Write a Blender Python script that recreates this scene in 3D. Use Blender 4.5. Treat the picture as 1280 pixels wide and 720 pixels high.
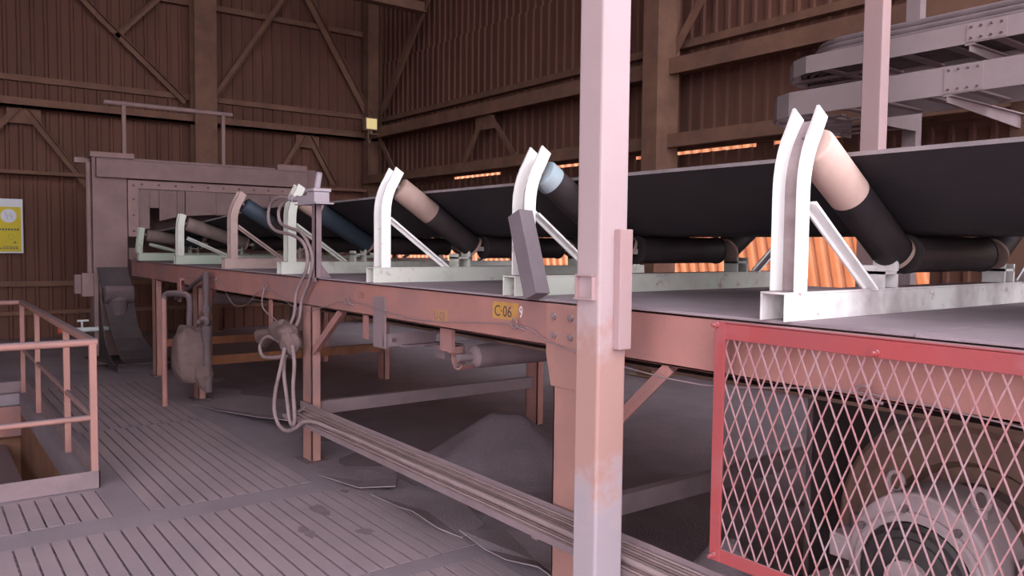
import bpy, bmesh, math, random
from mathutils import Vector, Matrix
random.seed(7)
for o in list(bpy.data.objects): bpy.data.objects.remove(o)
S = bpy.context.scene
COL = S.collection

# ------------------------------------------------------------------ camera
EYE = 1.7
FPX, YAW, PITCH, ROLL = 1000.9, 0.6456, 0.0536, 0.0106
cd = bpy.data.cameras.new('camera'); cam = bpy.data.objects.new('camera', cd); COL.objects.link(cam)
cd.sensor_width = 36; cd.lens = FPX / 1280 * 36; cd.clip_start = 0.05; cd.clip_end = 300
d = Vector((-math.cos(YAW), math.sin(YAW), 0)); r = Vector((d.y, -d.x, 0))
fw = math.cos(PITCH) * d - math.sin(PITCH) * Vector((0, 0, 1)); up = r.cross(fw)
r2 = math.cos(ROLL) * r + math.sin(ROLL) * up; u2 = -math.sin(ROLL) * r + math.cos(ROLL) * up
M4 = Matrix.Identity(4)
for i in range(3): M4[i][0] = r2[i]; M4[i][1] = u2[i]; M4[i][2] = -fw[i]; M4[i][3] = (0, 0, EYE)[i]
cam.matrix_world = M4
S.camera = cam
# ------------------------------------------------------------------ sky, sun, exposure
W = bpy.data.worlds.new('sky'); S.world = W; W.use_nodes = True
bg = W.node_tree.nodes['Background']
bg.inputs[0].default_value = (0.95, 0.92, 1.0, 1); bg.inputs[1].default_value = 5.1
sd = bpy.data.lights.new('sun_offscreen', 'SUN'); sd.energy = 5.5; sd.color = (1.0, 0.62, 0.36); sd.angle = 0.01
sun = bpy.data.objects.new('sun_offscreen', sd); COL.objects.link(sun); sun.location = (20, 12, 15)
sun.rotation_euler = Vector((-0.38, -0.45, 0.80)).to_track_quat('Z', 'Y').to_euler()
vs = S.view_settings
vs.view_transform = 'Standard'; vs.look = 'None'; vs.gamma = 1; vs.use_curve_mapping = False; vs.exposure = 0.0

# ------------------------------------------------------------------ materials
MATS = {}
def mat(name, c1, c2=None, rough=0.85, scale=6.0, dust=None, dust_amt=0.0, chip=None, chip_amt=0.0, bump=0.15, metal=0.0, fine=60.0, stretch=None, emit=None, bands=()):
    m = bpy.data.materials.new(name); m.use_nodes = True
    nt = m.node_tree; N = nt.nodes; L = nt.links
    b = N['Principled BSDF']
    geo = N.new('ShaderNodeNewGeometry'); mp = N.new('ShaderNodeMapping')
    L.new(geo.outputs['Position'], mp.inputs['Vector'])
    if stretch: mp.inputs['Scale'].default_value = stretch
    def noise(s, det=5, ro=0.6):
        n = N.new('ShaderNodeTexNoise'); n.inputs['Scale'].default_value = s; n.inputs['Detail'].default_value = det
        n.inputs['Roughness'].default_value = ro; L.new(mp.outputs[0], n.inputs['Vector']); return n.outputs[0]
    def ramp(src, a, bb):
        rp = N.new('ShaderNodeMapRange'); rp.inputs[1].default_value = a; rp.inputs[2].default_value = bb; rp.clamp = True
        L.new(src, rp.inputs[0]); return rp.outputs[0]
    def mix(fac, A, B):
        x = N.new('ShaderNodeMix'); x.data_type = 'RGBA'
        if isinstance(fac, float): x.inputs['Factor'].default_value = fac
        else: L.new(fac, x.inputs['Factor'])
        for v, k in ((A, 6), (B, 7)):
            if isinstance(v, tuple): x.inputs[k].default_value = (*v, 1)
            else: L.new(v, x.inputs[k])
        return x.outputs[2]
    n1 = noise(scale); n2 = noise(fine, 3)
    c2 = c2 or tuple(v * 0.75 for v in c1)
    col = mix(ramp(n1, 0.35, 0.68), c1, c2)
    col = mix(ramp(n2, 0.45, 0.75), col, mix(0.35, c1, c2)) if False else col
    for zlo, zhi, bc in bands:
        sz = N.new('ShaderNodeSeparateXYZ'); L.new(geo.outputs['Position'], sz.inputs[0])
        ad = N.new('ShaderNodeMath'); ad.operation = 'MULTIPLY_ADD'; L.new(noise(7, 6, .7), ad.inputs[0]); ad.inputs[1].default_value = .8; L.new(sz.outputs[2], ad.inputs[2])
        fa = ramp(ad.outputs[0], zlo + .3, zlo + .5); fb = ramp(ad.outputs[0], zhi + .5, zhi + .3)
        mm = N.new('ShaderNodeMath'); mm.operation = 'MULTIPLY'; L.new(fa, mm.inputs[0]); L.new(fb, mm.inputs[1])
        col = mix(mm.outputs[0], col, bc)
    if chip:
        col = mix(ramp(noise(scale * 3.1, 6, 0.7), 0.60 - chip_amt, 0.70 - chip_amt), col, chip)
    if dust:
        sx = N.new('ShaderNodeSeparateXYZ'); L.new(geo.outputs['Normal'], sx.inputs[0])
        f = ramp(sx.outputs[2], 0.25, 0.85)
        mu = N.new('ShaderNodeMath'); mu.operation = 'MULTIPLY'; L.new(f, mu.inputs[0]); mu.inputs[1].default_value = 1.0
        mx = N.new('ShaderNodeMath'); mx.operation = 'MAXIMUM'; L.new(mu.outputs[0], mx.inputs[0])
        f2 = ramp(noise(scale * 0.55, 4), 0.62 - 0.4 * dust_amt, 0.95 - 0.4 * dust_amt); L.new(f2, mx.inputs[1])
        col = mix(mx.outputs[0], col, dust)
    L.new(col, b.inputs['Base Color'])
    b.inputs['Roughness'].default_value = rough; b.inputs['Metallic'].default_value = metal
    b.inputs['Specular IOR Level'].default_value = 0.25
    if bump:
        bp = N.new('ShaderNodeBump'); bp.inputs['Strength'].default_value = bump; bp.inputs['Distance'].default_value = 0.01
        L.new(n2, bp.inputs['Height']); L.new(bp.outputs[0], b.inputs['Normal'])
    if emit:
        b.inputs['Emission Color'].default_value = (*emit[:3], 1); b.inputs['Emission Strength'].default_value = emit[3]
    MATS[name] = m
    return m
DUST = (0.215, 0.150, 0.160)
DARKDUST = (0.15, 0.10, 0.10)
mat('floor', (0.315, 0.255, 0.285), (0.24, 0.19, 0.215), scale=1.1, bump=0.5, fine=90)
mat('slat', (0.375, 0.285, 0.305), (0.30, 0.235, 0.262), scale=1.6, bump=0.4, fine=80)
mat('sheet', (0.34, 0.275, 0.30), (0.26, 0.205, 0.225), scale=2, bump=0.4)
mat('beam', (0.44, 0.205, 0.175), (0.34, 0.165, 0.145), scale=2.2, dust=DUST, dust_amt=0.35, bump=0.15)
mat('post', (0.40, 0.265, 0.255), (0.37, 0.235, 0.228), scale=1.5, dust=(0.40, 0.30, 0.315), dust_amt=0.35, bump=0.12)
mat('post_banded', (0.44, 0.335, 0.345), (0.40, 0.295, 0.30), scale=1.2, bump=0.12, bands=((.78, 1.38, (.40, .235, .205)), (-1.0, .70, (.36, .30, .325))))
mat('post_wear', (0.42, 0.215, 0.180), (0.33, 0.175, 0.155), scale=2, dust=DUST, dust_amt=0.2)
mat('rust', (0.30, 0.115, 0.055), (0.18, 0.08, 0.05), scale=5, dust=DUST, dust_amt=0.1)
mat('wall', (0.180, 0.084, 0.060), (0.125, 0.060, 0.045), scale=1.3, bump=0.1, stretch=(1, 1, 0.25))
mat('steel_brown', (0.235, 0.125, 0.085), (0.165, 0.09, 0.066), scale=3, dust=(0.25, 0.15, 0.11), dust_amt=0.1)
mat('hood', (0.27, 0.175, 0.165), (0.21, 0.135, 0.130), scale=2.5, dust=DUST, dust_amt=0.3)
mat('hood_flange', (0.30, 0.195, 0.182), (0.24, 0.155, 0.147), scale=5, dust=DUST, dust_amt=0.1)
mat('rubber_flap', (0.23, 0.155, 0.150), (0.18, 0.12, 0.118), scale=3, bump=0.2)
mat('belt', (0.022, 0.019, 0.022), (0.036, 0.029, 0.031), rough=0.75, scale=1.2, bump=0.2)
mat('belt_edge', (0.26, 0.22, 0.225), (0.18, 0.15, 0.155), scale=6)
mat('white_paint', (0.88, 0.87, 0.85), (0.82, 0.80, 0.77), rough=0.6, scale=2, dust=(0.24, 0.175, 0.185), dust_amt=-0.1, chip=(0.42, 0.30, 0.25), chip_amt=-0.03)
mat('white_dusty', (0.86, 0.85, 0.83), (0.80, 0.77, 0.74), rough=0.65, scale=5, dust=(0.27, 0.195, 0.205), dust_amt=0.42, chip=(0.34, 0.20, 0.15), chip_amt=-0.02)
mat('dusty_shaded_web', (0.36, 0.29, 0.29), (0.25, 0.19, 0.19), scale=8, dust=DUST, dust_amt=0.2)  # dust grey, with the shade between the flanges put into the colour
mat('green_white_paint', (0.54, 0.56, 0.49), (0.60, 0.59, 0.54), rough=0.7, scale=3, dust=(0.24, 0.175, 0.185), dust_amt=0.2, chip=(0.38, 0.28, 0.24), chip_amt=0.02)
mat('pale_green_paint', (0.37, 0.45, 0.36), (0.42, 0.43, 0.37), rough=0.7, scale=3, dust=(0.24, 0.175, 0.185), dust_amt=0.2, chip=(0.32, 0.26, 0.22), chip_amt=0.03)
mat('tan_paint', (0.42, 0.31, 0.28), (0.33, 0.23, 0.21), scale=5, dust=DUST, dust_amt=0.2)
mat('roller_black', (0.025, 0.021, 0.023), (0.05, 0.036, 0.036), rough=0.55, scale=3)
mat('roller_cream', (0.62, 0.43, 0.37), (0.52, 0.35, 0.30), rough=0.7, scale=5)
mat('roller_tan', (0.36, 0.25, 0.21), (0.27, 0.18, 0.155), rough=0.7, scale=6)
mat('roller_blue', (0.27, 0.36, 0.41), (0.36, 0.40, 0.42), rough=0.6, scale=8)
mat('roller_navy', (0.030, 0.045, 0.065), (0.04, 0.045, 0.055), rough=0.5, scale=5)
mat('roller_brown', (0.19, 0.14, 0.125), (0.13, 0.095, 0.085), rough=0.7, scale=6)
mat('dark_steel', (0.125, 0.088, 0.092), (0.09, 0.066, 0.07), scale=4, dust=DUST, dust_amt=0.3, rough=0.7)
mat('mauve_steel', (0.26, 0.185, 0.195), (0.20, 0.145, 0.155), scale=4, dust=(0.30, 0.22, 0.235), dust_amt=0.2, rough=0.75)
mat('red_paint', (0.37, 0.065, 0.068), (0.31, 0.075, 0.078), scale=4, dust=(0.34, 0.19, 0.20), dust_amt=0.2, rough=0.6)
mat('mesh_wire', (0.40, 0.25, 0.265), (0.42, 0.17, 0.175), scale=9, dust=(0.40, 0.31, 0.33), dust_amt=0.3, rough=0.6)
mat('grey_cast', (0.34, 0.26, 0.27), (0.27, 0.20, 0.205), scale=8, dust=(0.32, 0.24, 0.25), dust_amt=0.2)
mat('black_cast', (0.035, 0.028, 0.03), (0.05, 0.04, 0.04), scale=6, rough=0.5)
mat('brown_drum', (0.20, 0.115, 0.085), (0.15, 0.085, 0.07), scale=6, dust=DARKDUST, dust_amt=0.1)
mat('cable', (0.30, 0.215, 0.22), (0.22, 0.158, 0.162), scale=9, dust=(0.30, 0.22, 0.225), dust_amt=0.2)
mat('overhead_rubber', (0.19, 0.145, 0.15), (0.14, 0.11, 0.112), scale=6, dust=(.24, .185, .195), dust_amt=.1)
mat('cable_brown', (0.25, 0.165, 0.155), (0.19, 0.125, 0.12), scale=9)
mat('tray', (0.33, 0.26, 0.265), (0.28, 0.22, 0.225), scale=3, dust=(0.30, 0.23, 0.235), dust_amt=0.2)
mat('sack', (0.185, 0.120, 0.113), (0.13, 0.088, 0.086), scale=9, bump=0.5, fine=40)
mat('grey_box', (0.42, 0.37, 0.40), (0.36, 0.31, 0.34), scale=5, dust=(0.36, 0.29, 0.31), dust_amt=0.1)
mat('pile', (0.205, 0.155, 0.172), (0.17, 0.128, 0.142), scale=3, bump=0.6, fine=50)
mat('bar_grey', (0.19, 0.155, 0.17), (0.16, 0.128, 0.14), scale=5)
mat('smudge', (0.19, 0.145, 0.165), (0.25, 0.19, 0.21), scale=12)
mat('black_plate', (0.060, 0.046, 0.050), (0.085, 0.064, 0.066), scale=4, rough=0.75)
mat('sign_white', (0.80, 0.82, 0.86), (0.74, 0.76, 0.80), scale=2, rough=0.5, bump=0)
mat('sign_yellow', (0.75, 0.60, 0.03), (0.68, 0.54, 0.03), scale=2, rough=0.5, bump=0)
mat('sign_ink', (0.16, 0.15, 0.12), (0.20, 0.18, 0.13), rough=0.6, bump=0)
mat('stencil_yellow', (0.52, 0.30, 0.06), (0.44, 0.22, 0.09), scale=14, bump=0, chip=(0.40, 0.19, 0.14), chip_amt=0.06)
mat('stencil_faded', (0.42, 0.22, 0.12), (0.40, 0.19, 0.14), scale=14, bump=0)
mat('ink_black', (0.05, 0.035, 0.035), (0.10, 0.06, 0.05), scale=30, bump=0)
mat('ink_faded', (0.22, 0.12, 0.09), (0.30, 0.16, 0.12), scale=30, bump=0)
mat('chalk', (0.85, 0.82, 0.82), (0.75, 0.68, 0.68), scale=30, bump=0)
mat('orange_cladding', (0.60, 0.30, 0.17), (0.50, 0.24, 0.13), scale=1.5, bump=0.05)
mat('pipe_white', (0.62, 0.66, 0.66), (0.5, 0.52, 0.52), scale=8)
mat('valve_red', (0.50, 0.10, 0.06), (0.4, 0.08, 0.05), scale=8)
mat('lamp_glass', (0.85, 0.72, 0.35), (0.8, 0.65, 0.3), rough=0.4, bump=0, emit=(1.0, 0.78, 0.36, 0.45))
mat('lamp_body', (0.30, 0.22, 0.15), (0.22, 0.16, 0.11))
mat('concrete', (0.16, 0.11, 0.105), (0.11, 0.075, 0.07), scale=1.5, bump=0.3)
mat('roof', (0.09, 0.055, 0.045), (0.07, 0.045, 0.04), scale=1)
mat('pit_wall', (0.30, 0.150, 0.095), (0.20, 0.10, 0.07), scale=3)

# ------------------------------------------------------------------ mesh builder
WORLD = {}
class MB:
    def __init__(s): s.v = []; s.f = []; s.m = []; s.cur = 0; s.sm = []
    def slot(s, i): s.cur = i; return s
    def add(s, vs, fs, smooth=False):
        o = len(s.v); s.v += [tuple(v) for v in vs]
        for f in fs: s.f.append([i + o for i in f]); s.m.append(s.cur); s.sm.append(smooth)
        return s
    def box(s, x0, x1, y0, y1, z0, z1):
        vs = [(x, y, z) for x in (x0, x1) for y in (y0, y1) for z in (z0, z1)]
        return s.add(vs, [(0, 1, 3, 2), (4, 6, 7, 5), (0, 4, 5, 1), (2, 3, 7, 6), (0, 2, 6, 4), (1, 5, 7, 3)])
    def bar(s, p0, p1, w, h, ref=(0, 0, 1)):
        p0 = Vector(p0); p1 = Vector(p1); a = (p1 - p0).normalized(); ref = Vector(ref)
        if abs(a.dot(ref)) > 0.98: ref = Vector((0, 1, 0))
        x = a.cross(ref).normalized() * (w / 2); y = x.cross(a).normalized() * (h / 2)
        vs = []
        for p in (p0, p1): vs += [p - x - y, p + x - y, p + x + y, p - x + y]
        return s.add(vs, [(3, 2, 1, 0), (4, 5, 6, 7), (0, 1, 5, 4), (1, 2, 6, 5), (2, 3, 7, 6), (3, 0, 4, 7)])
    def angle(s, p0, p1, w, t=0.008, ref=(0, 0, 1)):
        # L section made of two flat legs
        p0 = Vector(p0); p1 = Vector(p1); a = (p1 - p0).normalized(); ref = Vector(ref)
        x = a.cross(ref).normalized(); y = x.cross(a).normalized()
        s.bar(p0 + x * w / 2, p1 + x * w / 2, w, t, ref); s.bar(p0 + y * w / 2, p1 + y * w / 2, t, w, ref); return s
    def cyl(s, p0, p1, r0, r1=None, n=20, caps=True):
        r1 = r0 if r1 is None else r1
        p0 = Vector(p0); p1 = Vector(p1); a = (p1 - p0).normalized()
        ref = Vector((0, 0, 1)) if abs(a.z) < 0.9 else Vector((1, 0, 0))
        x = a.cross(ref).normalized(); y = x.cross(a)
        vs = []
        for p, rr in ((p0, r0), (p1, r1)):
            for i in range(n):
                t = 2 * math.pi * i / n; vs.append(p + (x * math.cos(t) + y * math.sin(t)) * rr)
        s.add(vs, [(i, (i + 1) % n, n + (i + 1) % n, n + i)[::-1] for i in range(n)], True)
        if caps: s.add(vs, [tuple(range(n)), tuple(range(2 * n - 1, n - 1, -1))])
        return s
    def lathe(s, c, axis, prof, n=28):
        # prof: list of (distance along the axis, radius)
        c = Vector(c); a = Vector(axis).normalized()
        ref = Vector((0, 0, 1)) if abs(a.z) < 0.9 else Vector((1, 0, 0))
        x = a.cross(ref).normalized(); y = x.cross(a); vs = []
        for t, rr in prof:
            for i in range(n):
                q = 2 * math.pi * i / n; vs.append(c + a * t + (x * math.cos(q) + y * math.sin(q)) * rr)
        fs = []
        for k in range(len(prof) - 1):
            fs += [(k * n + i, k * n + (i + 1) % n, (k + 1) * n + (i + 1) % n, (k + 1) * n + i) for i in range(n)]
        return s.add(vs, fs)
    def tube(s, pts, rr, n=8, res=5):
        pts = [Vector(p) for p in pts]
        if res > 1 and len(pts) > 2:
            q = []
            for i in range(len(pts) - 1):
                p0 = pts[max(i - 1, 0)]; p1 = pts[i]; p2 = pts[i + 1]; p3 = pts[min(i + 2, len(pts) - 1)]
                for k in range(res):
                    t = k / res
                    q.append(0.5 * ((2 * p1) + (p2 - p0) * t + (2 * p0 - 5 * p1 + 4 * p2 - p3) * t * t + (3 * p1 - p0 - 3 * p2 + p3) * t ** 3))
            q.append(pts[-1]); pts = q
        vs = []; x = None
        for i, p in enumerate(pts):
            a = (pts[min(i + 1, len(pts) - 1)] - pts[max(i - 1, 0)]).normalized()
            if x is None:
                ref = Vector((0, 0, 1)) if abs(a.z) < 0.9 else Vector((1, 0, 0)); x = a.cross(ref).normalized()
            else:
                x = (x - a * x.dot(a)).normalized()
            y = x.cross(a)
            for k in range(n):
                t = 2 * math.pi * k / n; vs.append(p + (x * math.cos(t) + y * math.sin(t)) * rr)
        fs = [(i * n + k, i * n + (k + 1) % n, (i + 1) * n + (k + 1) % n, (i + 1) * n + k) for i in range(len(pts) - 1) for k in range(n)]
        s.add(vs, fs, True)
        s.add(vs, [tuple(range(n)), tuple(range(len(vs) - 1, len(vs) - n - 1, -1))])
        return s
    def prism(s, poly, ext):
        # poly: planar points, ext: extrusion vector
        n = len(poly); e = Vector(ext); vs = [Vector(p) for p in poly] + [Vector(p) + e for p in poly]
        return s.add(vs, [tuple(range(n)), tuple(range(2 * n - 1, n - 1, -1))] + [(i, n + i, n + (i + 1) % n, (i + 1) % n) for i in range(n)])
    def ribbon(s, path, half, thick_dir, t):
        # sweep: path of (y,z) pairs in local, helper for bent flats: closed band with thickness
        n = len(path); vs = []
        for (a, b) in zip(path, thick_dir):
            a = Vector(a); b = Vector(b); h = Vector(half)
            vs += [a - h, a + h, a + h + b * t, a - h + b * t]
        fs = [(3, 2, 1, 0), tuple(4 * (n - 1) + i for i in (0, 1, 2, 3))]
        for i in range(n - 1):
            for k in range(4): fs.append((4 * i + k, 4 * i + (k + 1) % 4, 4 * i + 4 + (k + 1) % 4, 4 * i + 4 + k))
        return s.add(vs, fs)
    def build(s, name, mats, parent=None, bevel=0.0, kind=None):
        if isinstance(mats, str): mats = [mats]
        if parent is not None: org = Vector(WORLD[parent.name])
        else:
            xs = [v[0] for v in s.v]; ys = [v[1] for v in s.v]; zs = [v[2] for v in s.v]
            org = Vector(((min(xs) + max(xs)) / 2, (min(ys) + max(ys)) / 2, min(zs)))
        me = bpy.data.meshes.new(name)
        me.from_pydata([tuple(Vector(v) - org) for v in s.v], [], s.f)
        for m in mats: me.materials.append(MATS[m])
        me.polygons.foreach_set('material_index', s.m); me.polygons.foreach_set('use_smooth', s.sm)
        bm = bmesh.new(); bm.from_mesh(me); bmesh.ops.recalc_face_normals(bm, faces=bm.faces); bm.to_mesh(me); bm.free()
        me.update()
        o = bpy.data.objects.new(name, me); COL.objects.link(o)
        if parent is not None: o.parent = parent
        else: o.location = org
        WORLD[o.name] = tuple(org)
        if bevel:
            b = o.modifiers.new('bevel', 'BEVEL'); b.width = bevel; b.segments = 2; b.limit_method = 'ANGLE'
        if kind: o['kind'] = kind
        return o
def tag(o, label, cat=None, group=None):
    o['label'] = label
    if cat: o['category'] = cat
    if group: o['group'] = group
    return o
def thing(name, label, cat, loc=(0, 0, 0), group=None):
    o = bpy.data.objects.new(name, None); COL.objects.link(o); o.location = loc; o.empty_display_size = 0.1
    WORLD[o.name] = tuple(loc); return tag(o, label, cat, group)
def struct(name, loc=(0, 0, 0)):
    o = bpy.data.objects.new(name, None); COL.objects.link(o); o.location = loc; WORLD[o.name] = tuple(loc); o['kind'] = 'structure'; return o
def place_many(mb, name, m, locs, parent):
    me = bpy.data.meshes.new(name); me.from_pydata(mb.v, [], mb.f)
    for k in ([m] if isinstance(m, str) else m): me.materials.append(MATS[k])
    me.polygons.foreach_set('material_index', mb.m)
    bm = bmesh.new(); bm.from_mesh(me); bmesh.ops.recalc_face_normals(bm, faces=bm.faces); bm.to_mesh(me); bm.free()
    P = Vector(WORLD[parent.name]); out = []
    for l in locs:
        o = bpy.data.objects.new(name, me); COL.objects.link(o); o.parent = parent; o.location = Vector(l) - P; out.append(o)
        WORLD[o.name] = tuple(l)
    return out
def text_part(txt, name, m, parent, x, y, z, size, w=1.0, shear=0.0, rotz=0.0):
    # lettering in the plane y = const, read from -Y
    c = bpy.data.curves.new(name, 'FONT'); c.body = txt; c.size = size; c.extrude = 0.0006; c.shear = shear; c.resolution_u = 4
    t = bpy.data.objects.new(name + '_tmp', c); COL.objects.link(t)
    dg = bpy.context.evaluated_depsgraph_get(); me = bpy.data.meshes.new_from_object(t.evaluated_get(dg))
    bpy.data.objects.remove(t)
    me.transform(Matrix.Translation(Vector((x, y, z)) - Vector(WORLD[parent.name])) @ Matrix.Rotation(rotz, 4, 'Y') @ Matrix.Rotation(math.pi / 2, 4, 'X') @ Matrix.Diagonal((w, 1, 1, 1)))
    me.materials.clear(); me.materials.append(MATS[m])
    o = bpy.data.objects.new(name, me); COL.objects.link(o); o.parent = parent; WORLD[o.name] = WORLD[parent.name]; return o

# ================================================================== THE SETTING
XL, YB, ZR, XR, YF = -16.0, 8.4, 8.2, 0.8, -6.0
# ---- floor with the pit opening
floor = struct('floor')
PX0, PX1, PY0, PY1 = -10.3, -6.10, -2.0, 0.94
PITCH = 0.09
PANELS = ((-5.08, -3.68, 0.10, 28), (-3.52, -2.05, 0.10, 27), (-5.98, -5.36, -0.42, 16), (-10.45, -7.9, 1.19, 12), (-7.86, -5.34, 1.22, 12))   # x0, x1, first slat, slats
RECT = [(a, b, c - PITCH / 2, c + (n - .5) * PITCH) for a, b, c, n in PANELS]
gx_ = sorted({-40, 40, PX0, PX1} | {v for q in RECT for v in q[:2]}); gy_ = sorted({-40, 40, PY0, PY1} | {v for q in RECT for v in q[2:]})
m = MB()
for xa, xb in zip(gx_, gx_[1:]):
    for ya, yb in zip(gy_, gy_[1:]):
        cx, cy = (xa + xb) / 2, (ya + yb) / 2
        if PX0 < cx < PX1 and PY0 < cy < PY1: continue
        rec = any(a < cx < b and c < cy < e for a, b, c, e in RECT)
        m.box(xa, xb, ya, yb, -0.2, -0.09 if rec else 0)
m.build('floor_slab', 'floor', floor)
m = MB(); m.box(PX0 - 0.05, PX0, PY0, PY1, -2.2, -0.2).box(PX0, PX1, PY1, PY1 + 0.05, -2.2, -0.2).box(PX1, PX1 + 0.05, PY0, PY1, -2.2, -0.2).box(PX0, PX1, PY0 - .05, PY0, -2.2, -0.2).box(PX0, PX1, PY0, PY1, -2.25, -2.2)
m.build('pit_lining', 'pit_wall', floor)
m = MB(); m.box(PX0, PX1, 0.50, 0.80, -0.62, -0.55); m.build('pit_ledge', 'dark_steel', floor)
m = MB(); m.box(PX0 + 0.02, PX0 + 0.10, PY0, PY1, -0.45, -0.12); m.build('pit_beam', 'beam', floor)
# slatted panels: every slat a piece
def slats(x0, x1, y0, n, pitch=PITCH, w=0.077):
    mb = MB(); L_ = x1 - x0
    mb.box(-L_ / 2, L_ / 2, -w / 2, w / 2, -0.05, 0.0015)
    place_many(mb, 'floor_slat', 'slat', [((x0 + x1) / 2, y0 + k * pitch, 0.0005) for k in range(n)], floor)
    g = MB(); k = x0 + 0.02
    while k < x1 - .012:
        g.box(k, k + 0.012, y0 - pitch / 2, y0 + (n - .5) * pitch, -.030, -0.014); k += 0.045
    g.build('slat_cross_rods', 'slat', floor, kind='stuff')
for q in PANELS: slats(*q)
# ---- cladding: sheets with trapezoid ribs
def sheet(width, height, axis, pitch=0.2, depth=0.032, facing=-1, lean=0.0):
    # corrugated sheet from the local origin (lower corner) along axis 'x' or 'y'
    mb = MB(); prof = []; k = 0.0
    while k < width - 1e-6:
        prof += [(k, 0), (k + pitch * .62, 0), (k + pitch * .70, 1), (k + pitch * .92, 1)]; k += pitch
    prof.append((width, 0)); vs = []
    for z in (0, height):
        for a, dd in prof:
            o_ = facing * dd * depth; a2 = a + lean * z
            vs.append((a2, o_, z) if axis == 'x' else (-o_ if facing == 1 else o_ * -1, a2, z))
    n = len(prof); fs = [(i, i + 1, n + i + 1, n + i) for i in range(n - 1)]
    mb.add(vs, fs)
    # give the sheet a thickness
    th = 0.004; vs2 = [(x, y + th, z) if axis == 'x' else (x - th, y, z) for x, y, z in vs]
    mb.add(vs2, [f[::-1] for f in fs]); mb.add(vs + vs2, [(0, n, 3 * n, 2 * n), (n - 1, 3 * n - 1, 4 * n - 1, 2 * n - 1)])
    return mb
def cols(a, b, w): 
    n = round((b - a) / w); return [a + k * w for k in range(n)]
wl = struct('wall_left', (XL, 0, 0))
for z0, z1, off in ((0.0, 2.72, 0.0), (2.70, 5.42, 0.03), (5.40, ZR, 0.0)):
    place_many(sheet(0.8, z1 - z0, 'y'), 'cladding_sheet', 'wall', [(XL + off, y, z0) for y in cols(-6.0, 8.4, 0.8)], wl)
wb = struct('wall_back', (0, YB, 0))
for z0, z1, off in ((3.02, 5.62, 0.0), (5.60, ZR, 0.03)):
    place_many(sheet(0.8, z1 - z0, 'x'), 'cladding_sheet', 'wall', [(x, YB + off, z0) for x in cols(-16.0, 0.8, 0.8)], wb)
place_many(sheet(0.8, 1.25, 'x'), 'cladding_sheet', 'wall', [(x, YB, 0) for x in cols(-16.0, 0.8, 0.8)], wb)
place_many(sheet(0.8, 0.74, 'x'), 'cladding_sheet', 'wall', [(x, YB, 1.24) for x in cols(-4.0, 0.8, 0.8)], wb)
place_many(sheet(0.8, 0.975, 'x'), 'cladding_sheet', 'wall', [(x, YB, 1.97) for x in cols(-16.0, 0.8, 0.8)], wb)
m = MB(); m.box(XL, XR, YB + 0.05, YB + 0.25, 0, 1.2); m.build('plinth', 'concrete', wb)
m = MB(); m.box(XL - .06, XL + .10, YB - .10, YB + .10, 0, ZR); m.build('corner_flashing', 'wall', wb)
m = MB(); m.box(XL - .06, XL + .02, YF - .06, YF + .06, 0, ZR); m.build('corner_flashing', 'wall', wl)
wf = struct('wall_front', (0, YF, 0))
place_many(sheet(0.8, ZR, 'x', facing=1), 'cladding_sheet', 'wall', [(x, YF, 0) for x in cols(-16.0, -4.0, 0.8)], wf)
place_many(sheet(0.8, ZR - 3.8, 'x', facing=1), 'cladding_sheet', 'wall', [(x, YF, 3.8) for x in cols(-4.0, 0.8, 0.8)], wf)
cl = struct('ceiling', (0, 0, ZR))
m = MB(); m.box(XL - .3, XR + .3, YF - .3, YB + .5, ZR, ZR + 0.06); m.build('roof_deck', 'roof', cl)
mb = MB(); mb.box(XL + .3, XR, -0.06, 0.06, -0.18, 0)
place_many(mb, 'purlin', 'steel_brown', [(0, y, ZR) for y in (-4.5, -3, -1.5, 0, 1.5, 3, 4.5, 6, 7.5)], cl)

# ---- wall steelwork: girts and bracing belong to the walls
def part(name, m_, parent, fn, bevel=0.0):
    mb = MB(); fn(mb); return mb.build(name, m_, parent, bevel)
gx = XL + 0.12
for z, h, w in ((6.16, 0.10, 0.10), (4.42, 0.10, 0.08), (0.95, 0.09, 0.07), (0.45, 0.07, 0.06)):
    part('girt', 'steel_brown', wl, lambda b: b.box(XL + 0.05, XL + 0.05 + w, -6, YB - .05, z - h / 2, z + h / 2))
part('girder', 'steel_brown', wl, lambda b: b.box(XL + 0.06, XL + 0.36, -6, YB - .3, 3.90, 3.94).box(XL + 0.30, XL + 0.36, -6, YB - .3, 3.90, 4.06))
part('girder', 'steel_brown', wl, lambda b: b.box(XL + 0.06, XL + 0.36, -6, YB - .3, 2.80, 2.86))
def lwbar(y0, z0, y1, z1, w=0.09): part('brace', 'steel_brown', wl, lambda b: b.angle((XL + 0.22, y0, z0), (XL + 0.22, y1, z1), w, 0.012, (1, 0, 0)))
lwbar(2.82, 5.62, 4.22, 4.33); lwbar(2.2, 6.25, 2.82, 5.62); lwbar(3.0, 5.35, 4.2, 6.7)
lwbar(6.3, 6.8, 4.72, 4.36); lwbar(6.45, 7.0, 8.11, 4.3, 0.12)
lwbar(1.65, 3.9, 2.62, 2.6); lwbar(1.55, 3.9, 0.6, 2.7); lwbar(6.55, 3.9, 6.0, 3.0); lwbar(6.65, 3.9, 7.2, 2.95)
part('gusset', 'steel_brown', wl, lambda b: b.box(XL + .2, XL + .215, 1.35, 1.85, 3.65, 3.9))
part('gusset', 'steel_brown', wl, lambda b: b.box(XL + .2, XL + .215, 6.35, 6.85, 3.65, 3.9))
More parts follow.
